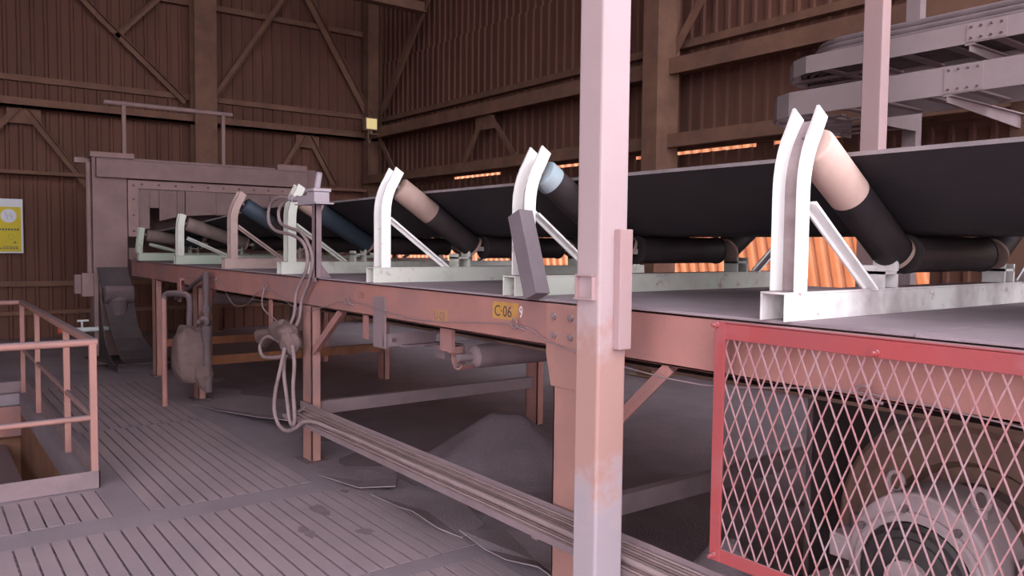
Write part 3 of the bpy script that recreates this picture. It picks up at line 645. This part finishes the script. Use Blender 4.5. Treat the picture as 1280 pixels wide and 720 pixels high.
t = thing('wrapped_connector', 'cable connectors wrapped in dusty grey sacking, tied below the stringer', 'wrapped bundle', (-6.1, 2.33, .98))
part('sacking', 'sack', t, lambda b: blob(b, (-6.08, 2.34, 1.00), .24, .085, .085, 3, .22))
part('sacking', 'sack', t, lambda b: blob(b, (-5.92, 2.33, .93), .10, .07, .10, 5, .25))
for dx, dz, k in ((-.36, -.06, 1), (-.40, -.10, 2), (-.32, -.13, 3)):
    part('cloth_end', 'sack', t, lambda b: b.cyl((-6.20, 2.33, .99), (-6.15 + dx - .1, 2.31 + .02 * k, .99 + dz), .03, .045, 8))
part('tie_string', 'cable', t, lambda b: b.tube([(-6.75, BY - .03, 1.32), (-6.72, 2.40, 1.15), (-6.30, 2.36, 1.07), (-6.2, 2.34, 1.03)], .006, 6))
loops = [[(-6.0, 2.29, .93), (-6.25, 2.27, .95), (-6.42, 2.27, .86), (-6.35, 2.27, .78), (-6.1, 2.28, .80), (-5.9, 2.29, .84)],
         [(-5.93, 2.29, .90), (-5.88, 2.262, .72), (-5.80, 2.252, .54), (-5.74, 2.250, .38), (-5.68, 2.250, .345), (-5.64, 2.250, .40), (-5.68, 2.255, .62), (-5.68, 2.265, .80), (-5.80, 2.30, .92)],
         [(-5.88, 2.27, .90), (-5.86, 2.225, .74), (-5.93, 2.215, .57), (-5.95, 2.212, .43), (-5.88, 2.212, .33), (-5.72, 2.215, .30), (-5.56, 2.225, .35), (-5.46, 2.245, .41), (-5.34, 2.285, .424), (-5.15, 2.305, .418), (-4.8, 2.312, .420), (-4.0, 2.310, .419), (-3.2, 2.314, .421), (-2.2, 2.311, .420), (-1.0, 2.313, .420), (.5, 2.311, .420), (1.4, 2.312, .420)]]
for p_, lb in zip(loops, ('short cable loop bulging from the wrapped sacking', 'long cable loop hanging from the wrapped sacking beside the leg', 'hanging cable running from the wrapped sacking into the floor tray')):
    tag(part('hanging_cable', 'cable', None, lambda b: b.tube(p_, .015, 8, 6)), lb, 'cable', 'cables hanging from the sacking')

# low cable tray along the legs
TY0, TY1 = 2.275, 2.425
t = thing('floor_cable_tray', 'low grey cable tray running along the conveyor legs', 'cable tray', (-2.5, 2.35, .37))
part('side_rail', 'mauve_steel', t, lambda b: b.box(-5.95, 1.8, TY1 - .006, TY1, .425, .468))
part('side_rail', 'mauve_steel', t, lambda b: b.box(-5.95, 1.8, TY0, TY0 + .006, .355, .388))
mb = MB(); mb.bar((0, TY0 + .002, .3645), (0, TY1 - .002, .4335), .03, .010)
place_many(mb, 'rung', 'mauve_steel', [(-5.85 + .45 * k, 0, 0) for k in range(17)], t)
for lx in (-5.89, -2.83, .6): part('bracket', 'mauve_steel', t, lambda b: b.box(lx - .02, lx + .02, TY0, BY - .004, .345, .357).box(lx - .02, lx + .02, TY1 - .018, TY1 - .006, .357, .43))
crow = []
for k in range(10):
    y = TY0 + .014 + k * .0132; z = .383 + k * .0062
    rnd = random.Random(k); pts = [(-5.75 + .5 * j + rnd.uniform(-.1, .1), y + rnd.uniform(-.0011, .0011), z + rnd.uniform(0, .0012)) for j in range(15)]
    c_ = part('tray_cable', 'cable' if k % 2 else 'cable_brown', None, lambda b: b.tube(pts, .0064, 6, 3))
    tag(c_, 'dusty cable lying in the low tray along the legs', 'cable', 'cables in the low tray')

# stand of pipes with sacked junction box
t = thing('junction_stand', 'rusty pipe stand with sack covered junction box before the chute leg', 'junction box', (-8.6, 2.2, 0))
part('tall_pipe', 'beam', t, lambda b: b.cyl((-8.70, 2.08, 0), (-8.70, 2.08, 1.13), .028, n=10))
part('bent_pipe', 'dark_steel', t, lambda b: b.tube([(-8.70, 2.08, 1.11), (-8.68, 2.11, 1.16), (-8.5, 2.2, 1.17), (-8.40, 2.25, 1.13), (-8.40, 2.25, .9), (-8.40, 2.25, .72)], .032, 8, 4))
part('riser_pipe', 'dark_steel', t, lambda b: b.cyl((-8.2, 2.36, .9), (-8.2, 2.36, 1.40), .035, n=10).cyl((-8.2, 2.36, 1.0), (-8.2, 2.36, 1.06), .05, n=10).cyl((-8.2, 2.36, .70), (-8.2, 2.36, .86), .055, n=10).cyl((-8.15, 2.36, .2), (-8.2, 2.36, .72), .04, n=10))
part('slack_pipe', 'dark_steel', t, lambda b: b.cyl((-8.2, 2.36, 1.38), (-9.35, 2.36, 1.06), .022, n=8))
part('valve_head', 'dark_steel', t, lambda b: b.lathe((-8.20, 2.34, .90), (.6, -.6, .1), [(-.06, 0), (-.06, .045), (.02, .06), (.05, .03), (.12, .02), (.12, 0)]).cyl((-8.40, 2.25, .78), (-8.2, 2.36, .84), .03, n=8))
part('clamp', 'rust', t, lambda b: b.box(-8.33, -8.29, 2.38, 2.44, .55, 1.21))
part('sacked_box', 'sack', t, lambda b: blob(b, (-8.35, 2.24, .57), .17, .15, .27, 11, .10, box=.5))
part('sack_tail', 'sack', t, lambda b: b.lathe((-8.22, 2.32, .46), (.1, .1, -1), [(0, .09), (.1, .10), (.2, .06), (.26, .02)], 10))
part('hanging_plate', 'beam', t, lambda b: b.box(-9.42, -9.30, BY - .06, BY - .048, 1.03, 1.30).bar((-9.36, BY - .05, 1.28), (-9.36, BY + .01, 1.28), .03, .03))

# material pile under the belt
def heap(b, p0, p1, rad, h, seed, n=46):
    rnd = random.Random(seed); ph = [rnd.uniform(0, 6.28) for _ in range(6)]; vs = []; fs = []
    ax, ay = p0; bx, by = p1; cx, cy = (ax + bx) / 2, (ay + by) / 2; R_ = rad * 1.25 + math.hypot(bx - ax, by - ay) / 2
    for i in range(n + 1):
        for j in range(n + 1):
            x = cx - R_ + 2 * R_ * i / n; y = cy - R_ + 2 * R_ * j / n
            t_ = max(0, min(1, ((x - ax) * (bx - ax) + (y - ay) * (by - ay)) / max((bx - ax) ** 2 + (by - ay) ** 2, 1e-6)))
            dd = math.hypot(x - ax - t_ * (bx - ax), y - ay - t_ * (by - ay)); an = math.atan2(y - cy, x - cx)
            k = 1 + .06 * math.sin(3 * an + ph[0]) + .03 * math.sin(7 * an + ph[1]) + .02 * math.sin(13 * an + ph[2])
            f = dd / (rad * k); z = h * (1 - .04 * math.sin(math.pi * t_)) * max(0, 1 - f) if f < .8 else h * .2 * max(0, (1.25 - f) / .45) ** 1.6
            vs.append((x, y, z + .004 * math.sin(31 * x + ph[3]) * math.sin(27 * y + ph[4]) * (1 if z > .02 else 0)))
    for i in range(n):
        for j in range(n):
            q = [i * (n + 1) + j, (i + 1) * (n + 1) + j, (i + 1) * (n + 1) + j + 1, i * (n + 1) + j + 1]
            if max(vs[k_][2] for k_ in q) > .0005: fs.append(tuple(q))
    b.add(vs, fs, True)
tag(part('ore_pile', 'pile', None, lambda b: heap(b, (-5.0, 3.60), (-4.82, 3.72), .60, .415, 1)), 'grey cone of spilled ore dust on the floor beneath the belt', 'pile')

# dark spillage spread over the floor under the conveyor, ragged edge
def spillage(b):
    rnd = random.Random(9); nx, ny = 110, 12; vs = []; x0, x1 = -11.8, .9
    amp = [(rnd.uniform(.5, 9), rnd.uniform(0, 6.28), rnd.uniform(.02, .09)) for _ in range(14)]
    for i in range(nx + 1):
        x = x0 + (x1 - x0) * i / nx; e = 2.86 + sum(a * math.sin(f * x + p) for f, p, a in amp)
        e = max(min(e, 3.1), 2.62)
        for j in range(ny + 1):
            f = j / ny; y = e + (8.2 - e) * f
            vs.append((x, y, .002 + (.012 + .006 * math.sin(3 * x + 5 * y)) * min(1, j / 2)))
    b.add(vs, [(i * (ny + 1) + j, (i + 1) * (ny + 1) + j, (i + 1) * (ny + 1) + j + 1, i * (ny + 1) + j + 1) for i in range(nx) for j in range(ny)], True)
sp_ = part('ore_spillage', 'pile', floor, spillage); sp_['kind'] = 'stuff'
for k, (x, y, a_, b_) in enumerate(((-4.73, 2.06, .13, .05), (-4.40, 1.83, .12, .04), (-4.22, 2.11, .06, .06), (-5.0, 2.35, .05, .03))):
    rnd = random.Random(k); pts = [(x + a_ * math.cos(q * .5236) * rnd.uniform(.6, 1.15), y + b_ * math.sin(q * .5236) * rnd.uniform(.5, 1.2), .0025) for q in range(12)]
    part('oil_smudge', 'smudge', floor, lambda b: b.prism(pts, (0, 0, .0012)))
# loose sheets on the floor with lifted edges
def floor_sheet(pts, lifts, label, t_=.007):
    lifts = [2.2 * l for l in lifts]
    b = MB(); n_ = len(pts); lo = [(x, y, .001 + l) for (x, y), l in zip(pts, lifts)]; hi_ = [(x, y, z + t_) for x, y, z in lo]
    cx_ = sum(p[0] for p in pts) / n_; cy_ = sum(p[1] for p in pts) / n_
    vs = lo + hi_ + [(cx_, cy_, .001), (cx_, cy_, .001 + t_)]
    fs = [(i, n_ + i, n_ + (i + 1) % n_, (i + 1) % n_) for i in range(n_)] + [(n_ + i, 2 * n_ + 1, n_ + (i + 1) % n_) for i in range(n_)] + [(i, (i + 1) % n_, 2 * n_) for i in range(n_)]
    b.slot(1).add(vs, fs[:n_] + fs[2 * n_:]); b.slot(0).add(vs, fs[n_:2 * n_]); tag(b.build('floor_sheet', ['sheet', 'sheet'], None), label, 'floor sheet', 'loose sheets on the floor')
floor_sheet([(-8.6, 2.33), (-8.0, 2.42), (-7.3, 2.58), (-6.98, 2.60), (-6.85, 2.75), (-8.2, 3.3), (-8.9, 2.9)], [.0, .012, .03, .05, .04, 0, 0], 'thin dark sheet with lifted corner on the floor behind the cable leg')
floor_sheet([(-5.45, 2.36), (-5.15, 2.38), (-4.93, 2.42), (-4.78, 2.62), (-5.05, 2.78), (-5.4, 2.7)], [.0, .01, .012, .018, .006, 0], 'small square sheet lying on the floor by the cable leg')
floor_sheet([(-4.85, 2.46), (-4.45, 2.46), (-4.2, 2.42), (-3.95, 2.45), (-3.8, 2.52), (-3.9, 2.75), (-4.4, 2.9), (-4.8, 2.75)], [.0, .008, .03, .012, 0, 0, 0, 0], 'curling sheet along the slatted floor beneath the cable tray')
floor_sheet([(-3.80, 2.50), (-3.55, 2.50), (-3.35, 2.50), (-3.1, 2.52), (-2.6, 2.5), (-2.6, 2.9), (-3.5, 3.0), (-3.75, 2.8)], [.022, .008, .01, .028, .01, 0, 0, 0], 'long sheet with a ragged raised edge near the square post foot')

# guard rail round the pit
t = thing('pit_guardrail', 'pinkish steel pipe guardrail around the open floor pit', 'guardrail', (-8, .98, 0))
gy, gx0 = .985, -6.06
def rpost(x, y): part('post', 'post_wear', t, lambda b: b.box(x - .022, x + .022, y - .022, y + .022, 0, 1.0), 0.002)
for x, y in ((gx0, gy), (-7.22, gy), (-9.05, gy), (-10.36, gy), (gx0, -1.0), (-10.36, -1.0)): rpost(x, y)
part('top_rail', 'post_wear', t, lambda b: b.box(-10.38, gx0 + .01, gy - .024, gy + .024, .985, 1.033), 0.004)
part('top_rail', 'post_wear', t, lambda b: b.cyl((gx0, gy + .03, 1.008), (gx0, -2.0, 1.008), .026, n=14))
part('top_rail', 'post_wear', t, lambda b: b.cyl((-10.36, gy, 1.008), (-10.36, -2.0, 1.008), .026, n=12))
part('mid_rail', 'post_wear', t, lambda b: b.cyl((-10.36, gy, .49), (gx0, gy, .49), .02, n=10))
part('mid_rail', 'post_wear', t, lambda b: b.cyl((gx0, gy, .49), (gx0, -2.0, .49), .02, n=10))
part('toe_board', 'mauve_steel', t, lambda b: b.box(-10.36, gx0 + .03, gy + .022, gy + .030, .005, .13))
part('toe_board', 'mauve_steel', t, lambda b: b.box(gx0 + .022, gx0 + .030, -2.0, gy + .03, .005, .125))
part('toe_board', 'mauve_steel', t, lambda b: b.box(-10.39, -10.382, -2.0, gy + .03, .005, .125))

# yellow sign on the ribbed wall
t = thing('safety_sign', 'yellow and white safety notice with round pictogram on ribbed wall', 'sign', (XL + .2, 1.3, 1.48))
SX = XL + .165
part('mount', 'steel_brown', t, lambda b: b.box(XL + .05, SX - .006, 1.18, 1.24, 1.5, 2.35))
part('board', 'sign_white', t, lambda b: b.box(SX - .006, SX, .92, 1.555, 1.475, 2.385))
part('yellow_panel', 'sign_yellow', t, lambda b: b.box(SX, SX + .002, .955, 1.525, 1.50, 2.25))
part('pictogram', 'sign_white', t, lambda b: b.cyl((SX + .002, 1.35, 2.10), (SX + .004, 1.35, 2.10), .115, n=28))
def ink(b, y0, y1, z0, z1): b.box(SX + .002, SX + .0045, y0, y1, z0, z1)
def picto(b):
    b.bar((SX + .0045, 1.30, 2.17), (SX + .0045, 1.34, 2.03), .003, .03, (1, 0, 0)); b.bar((SX + .0045, 1.38, 2.16), (SX + .0045, 1.40, 2.04), .003, .025, (1, 0, 0)); b.bar((SX + .0045, 1.32, 2.10), (SX + .0045, 1.40, 2.10), .003, .015, (1, 0, 0))
part('pictogram_figures', 'sign_ink', t, picto)
def printed(b):
    for k in range(12): ink(b, 1.00 + k * .042, 1.00 + k * .042 + .028, 1.855, 1.89)
    for k in range(6): ink(b, 1.22 + k * .045, 1.22 + k * .045 + .032, 1.545, 1.565); ink(b, 1.27 + k * .035, 1.27 + k * .035 + .024, 1.575, 1.59)
    for yy in (1.02, 1.14, 1.38):
        for q in range(8): a0 = q * math.pi / 4; b.bar((SX + .003, yy + .045 * math.cos(a0), 1.75 + .045 * math.sin(a0)), (SX + .003, yy + .045 * math.cos(a0 + .785), 1.75 + .045 * math.sin(a0 + .785)), .003, .008, (1, 0, 0))
    ink(b, 1.41, 1.46, 1.64, 1.65); ink(b, 1.425, 1.445, 1.65, 1.675)
part('printing', 'sign_ink', t, printed)

# floodlight near the corner
t = thing('floodlight', 'small pale yellow floodlight on the girder at the corner', 'floodlight', (-15.05, 7.68, 3.94))
part('housing', 'lamp_body', t, lambda b: b.box(-15.12, -14.98, 7.50, 7.78, 4.02, 4.28), 0.01)
part('glass', 'lamp_glass', t, lambda b: b.box(-14.985, -14.975, 7.525, 7.755, 4.045, 4.255))
part('bracket', 'lamp_body', t, lambda b: b.box(-15.08, -15.02, 7.62, 7.68, 3.96, 4.03).box(-15.10, -15.0, 7.60, 7.82, 3.945, 3.96).tube([(-15.0, 7.58, 4.03), (-14.98, 7.56, 3.86), (-15.0, 7.60, 3.76), (-15.02, 7.64, 3.84)], .012, 6))
# ---- upper cable trays at the right
def ladder_tray(name, label, y0, y1, z0, z1, x0, x1, arms, mat_='tray'):
    t = thing(name, label, 'cable tray', (x0, y0, z0))
    bend = [(x0 + .0, y0), (x0 - .16, y0 + .08), (x0 - .30, y0 + .24), (x0 - .36, y0 + .42), (x0 - .36, y1 + .9)]
    pts = [(x1, y0)] + bend
    for (a, b_), (c, e) in zip(pts, pts[1:]):
        part('side_rail', mat_, t, lambda b: b.bar((a, b_, (z0 + z1) / 2), (c, e, (z0 + z1) / 2), .012, z1 - z0))
    part('side_rail', mat_, t, lambda b: b.box(x0 + .25, x1, y1 - .012, y1, z0, z1).box(x0 + .24, x0 + .252, y1 - .012, y1 + .9, z0, z1))
    mb = MB(); mb.box(-.03, .03, y0, y1, z0 + .012, z0 + .027)
    nx = int((x1 - x0) / .3); place_many(mb, 'rung', mat_, [(x0 + .12 + .3 * k, 0, 0) for k in range(nx)], t)
    mb = MB(); mb.box(x0 - .36, x0 + .25, -.03, .03, z0 + .012, z0 + .027)
    place_many(mb, 'rung', mat_, [(0, y0 + .35 + .25 * k, 0) for k in range(5)], t)
    jx = x1
    for ax in arms:
        part('support_arm', mat_, t, lambda b: b.box(ax - .03, ax + .03, y0 - .005, y1 + .562, z0 - .012, z0 - .002).prism([(ax - .004, y0, z0 - .012), (ax - .004, y0, z0 - .05), (ax - .004, y1 + .562, z0 - .11), (ax - .004, y1 + .562, z0 - .012)], (.008, 0, 0)))
        jp = part('joint_plate', mat_, t, lambda b: b.box(ax - .02, ax + .22, y0 - .012, y0 - .006, z0 + .008, z1 - .008))
        for k in range(4):
            for zz in (z0 + .03, z1 - .03):
                part('bolt', 'dark_steel', jp, lambda b: b.cyl((ax + .01 + k * .06, y0 - .012, zz), (ax + .01 + k * .06, y0 - .022, zz), .008, n=6))
    return t
ladder_tray('overhead_cable_tray', 'lower wide grey overhead cable tray with bolted joint behind the belt', 5.5, 6.1, 2.72, 2.905, -3.74, 0.6, (-2.55, -.6))
ladder_tray('overhead_cable_tray', 'upper overhead cable tray loaded with thick cables', 5.5, 6.1, 3.03, 3.16, -3.60, 0.6, (-2.42, -.5))
UX, UY, CR = -3.60 + .25, 6.1, .0265          # inner corner of the upper tray, cable radius
for row in range(5):
    for k in range(9 - row):
        rr_ = .555 - .0605 * (k + row / 2); z = 3.03 + .027 + CR + row * (CR * 1.80); rnd = random.Random(40 + k + 10 * row)
        pts = [(UX - rr_, 6.97, z), (UX - rr_, 6.5, z)]
        pts += [(UX - rr_ * math.cos(q), UY - rr_ * math.sin(q), z) for q in (.0, .4, .8, 1.2, 1.5708)]
        pts += [(x, UY - rr_ + rnd.uniform(-.002, .002), z + rnd.uniform(0, .003)) for x in (-2.8, -2.2, -1.5, -.8, -.1, .55)]
        tag(part('overhead_cable', 'overhead_rubber', None, lambda b: b.tube(pts, CR, 8, 4)), 'thick dusty cable bending along the upper overhead tray', 'cable', 'cables on the upper tray')
# posts carrying the trays
t = thing('tray_post', 'slender pink square post in front of the overhead cable trays', 'post', (-2.8, 5.05, 0))
part('shaft', 'post', t, lambda b: b.box(-2.865, -2.735, 5.0, 5.10, 0, ZR - .19), 0.006)
part('base_plate', 'dark_steel', t, lambda b: b.box(-2.95, -2.65, 4.92, 5.18, 0, .02))
t = thing('tray_post', 'brown post behind the overhead cable trays carrying their arms', 'post', (-2.48, 6.7, 0))
part('shaft', 'steel_brown', t, lambda b: b.box(-2.62, -2.36, 6.66, 6.84, 0, 4.3))
part('base_plate', 'dark_steel', t, lambda b: b.box(-2.7, -2.28, 6.6, 6.9, 0, .02))
t = thing('tray_post', 'pale post standing behind the cable bundle at the back wall', 'post', (-3.3, 7.0, 0))
part('shaft', 'tray', t, lambda b: b.box(-3.62, -3.50, 7.0, 7.1, 0, 4.3))
part('base_plate', 'dark_steel', t, lambda b: b.box(-3.7, -3.42, 6.95, 7.15, 0, .02))

# ================================================================== DRIVE BEHIND THE RED MESH GUARD
gx_0, gx_1, gz0, gz1, GY = -1.90, .55, .535, 1.425, 2.375
t = thing('mesh_guard', 'red framed diamond mesh guard hung before the drive bearing', 'guard', (-1, GY, gz0))
part('frame_bar', 'red_paint', t, lambda b: b.box(gx_0, gx_1, GY - .004, GY + .004, gz1 - .06, gz1).box(gx_0, gx_1, GY - .004, GY + .045, gz1 - .004, gz1 + .004), 0.001)
part('frame_bar', 'red_paint', t, lambda b: b.box(gx_0, gx_1, GY - .004, GY + .004, gz0, gz0 + .05), 0.001)
part('frame_bar', 'red_paint', t, lambda b: b.box(gx_0, gx_0 + .045, GY - .0055, GY + .0045, gz0, gz1).box(gx_0, gx_0 + .006, GY, GY + .045, gz0, gz1), 0.001)
part('frame_bar', 'red_paint', t, lambda b: b.box(gx_1 - .045, gx_1, GY - .0055, GY + .0045, gz0, gz1), 0.001)
def mesh_wires(b):
    px, pz = .0525, .125; k = pz / px
    x0, x1, z0, z1 = gx_0 + .04, gx_1 - .04, gz0 + .045, gz1 - .055
    n0 = int((x1 - x0) / px) + int((z1 - z0) / pz) + 3
    for s in (1, -1):
        for i in range(-int((z1 - z0) / pz) - 2, n0):
            # line: z = z0 + s*k*(x-xi)
            xi = x0 + i * px; pts = []
            xa, xb = (xi, xi + (z1 - z0) / k) if s == 1 else (xi, xi - (z1 - z0) / k)
            za, zb_ = z0, z1
            if xa > xb: xa, xb, za, zb_ = xb, xa, zb_, za
            if xb <= x0 or xa >= x1: continue
            f = lambda x: za + (zb_ - za) * (x - xa) / (xb - xa)
            A_, B_ = max(xa, x0), min(xb, x1)
            b.bar((A_, GY + .008 + s * .001, f(A_)), (B_, GY + .008 + s * .001, f(B_)), .0045, .0045, (0, 1, 0))
part('diamond_mesh', 'mesh_wire', t, mesh_wires)
for x, z in ((gx_0 + .01, gz1 - .01), (gx_0 + .02, gz0 + .02), (-1.28, gz1 - .045)):
    part('bolt', 'red_paint', t, lambda b: b.cyl((x, GY - .004, z), (x, GY - .018, z), .012, n=6).cyl((x, GY - .018, z), (x, GY - .035, z), .007, n=8))
for x in (gx_0 + .3, -.6, .3): part('hanger', 'red_paint', t, lambda b: b.box(x - .02, x + .02, GY + .004, BY - .001, gz1 - .05, gz1 - .042))

# pulley
PXc, PZc = -1.30, .58
t = thing('drive_pulley', 'large brown drive pulley turning behind the bearing housing', 'pulley', (PXc, 3.5, 0))
part('drum', 'brown_drum', t, lambda b: b.lathe((PXc, 3.10, PZc), (0, 1, 0), [(.10, .0), (.10, .30), (.04, .33), (.03, .44), (.0, .47), (.0, .50), (.02, .52), (1.0, .52), (1.02, .5), (1.02, 0)], 48))
part('hub', 'brown_drum', t, lambda b: b.lathe((PXc, 3.10, PZc), (0, 1, 0), [(.10, .24), (.02, .24), (.0, .22), (.0, 0)], 36))
part('shaft', 'grey_cast', t, lambda b: b.cyl((PXc, 2.64, PZc), (PXc, 4.3, PZc), .075, n=20))
part('far_bearing', 'grey_cast', t, lambda b: b.box(PXc - .2, PXc + .2, 4.2, 4.35, 0, .78))
# bearing housing
t = thing('bearing_housing', 'grey split bearing housing with two lifting eyes and dark end cap', 'bearing', (PXc, 2.8, 0))
def housing(b):
    n_ = 28; pts = []
    for i in range(n_ + 1):
        q = math.pi * i / n_; pts.append((PXc + .25 * math.cos(q), 2.72, PZc + .02 + .27 * math.sin(q)))
    pts += [(PXc - .25, 2.72, PZc - .12), (PXc + .25, 2.72, PZc - .12)]
    b.prism(pts, (0, .26, 0))
hb = part('cap', 'grey_cast', t, housing, 0.012)
part('joint_flange', 'grey_cast', t, lambda b: b.box(PXc - .34, PXc + .34, 2.74, 2.96, PZc - .03, PZc + .06), 0.008)
part('base', 'grey_cast', t, lambda b: b.box(PXc - .40, PXc + .40, 2.70, 2.98, .30, .46).box(PXc - .28, PXc + .28, 2.71, 2.97, .44, PZc - .1), 0.008)
part('pedestal', 'steel_brown', t, lambda b: b.box(PXc - .45, PXc + .45, 2.68, 3.0, .0, .30))
part('end_cap', 'black_cast', t, lambda b: b.lathe((PXc, 2.72, PZc), (0, -1, 0), [(0, .19), (.02, .19), (.03, .175), (.05, .17), (.055, .15), (.045, .14), (.05, .12), (.055, .08), (.06, .0)], 36))
rg = part('cap_ring', 'grey_cast', t, lambda b: b.lathe((PXc, 2.72, PZc), (0, -1, 0), [(0, .225), (.012, .225), (.018, .215), (.018, .195), (.0, .19)], 36))
for q in range(8):
    a0 = q * math.pi / 4 + .2
    part('bolt', 'dark_steel', rg, lambda b: b.cyl((PXc + .235 * math.cos(a0), 2.72, PZc + .235 * math.sin(a0)), (PXc + .235 * math.cos(a0), 2.70, PZc + .235 * math.sin(a0)), .014, n=6))
for dx in (-.15, .14):
    z0_ = PZc + .27 * math.sqrt(1 - (dx / .25) ** 2) + .01
    part('lifting_eye', 'grey_cast', t, lambda b: b.cyl((PXc + dx, 2.85, z0_ - .02), (PXc + dx, 2.85, z0_ + .02), .025, n=10).tube([(PXc + dx + .028 * math.cos(q * math.pi / 6), 2.85, z0_ + .05 + .036 * math.sin(q * math.pi / 6)) for q in range(13)], .010, 8, 1))
for dx in (-.29, .29): part('bolt', 'dark_steel', t, lambda b: b.cyl((PXc + dx, 2.85, PZc + .05), (PXc + dx, 2.85, PZc + .12), .028, n=6))
# dusty spill heap in front of the bearing foot
tag(part('spill_heap', 'pile', None, lambda b: heap(b, (-2.24, 2.86), (-2.20, 2.90), .32, .42, 5, 30)), 'low grey heap of spilled dust beside the bearing pedestal', 'pile')
tag(part('light_block_wall', 'concrete', None, lambda b: b.box(.95, 1.15, 2.6, 8.0, 0, 1.2).box(.95, 1.15, 2.6, 2.8, 0, 1.2)), 'added low concrete wall blocking light under the conveyor', 'wall')  # unseen wall, added to keep light out from under the deck
# dark plates added to darken the space behind the mesh guard
tag(part('added_dark_plate', 'dark_steel', None, lambda b: b.box(-2.14, -2.11, 3.36, 4.6, 0, 1.05).box(-2.14, -1.95, 4.57, 4.6, 0, 1.05)), 'dark upright plate added to darken the space beside the drive pulley', 'plate')
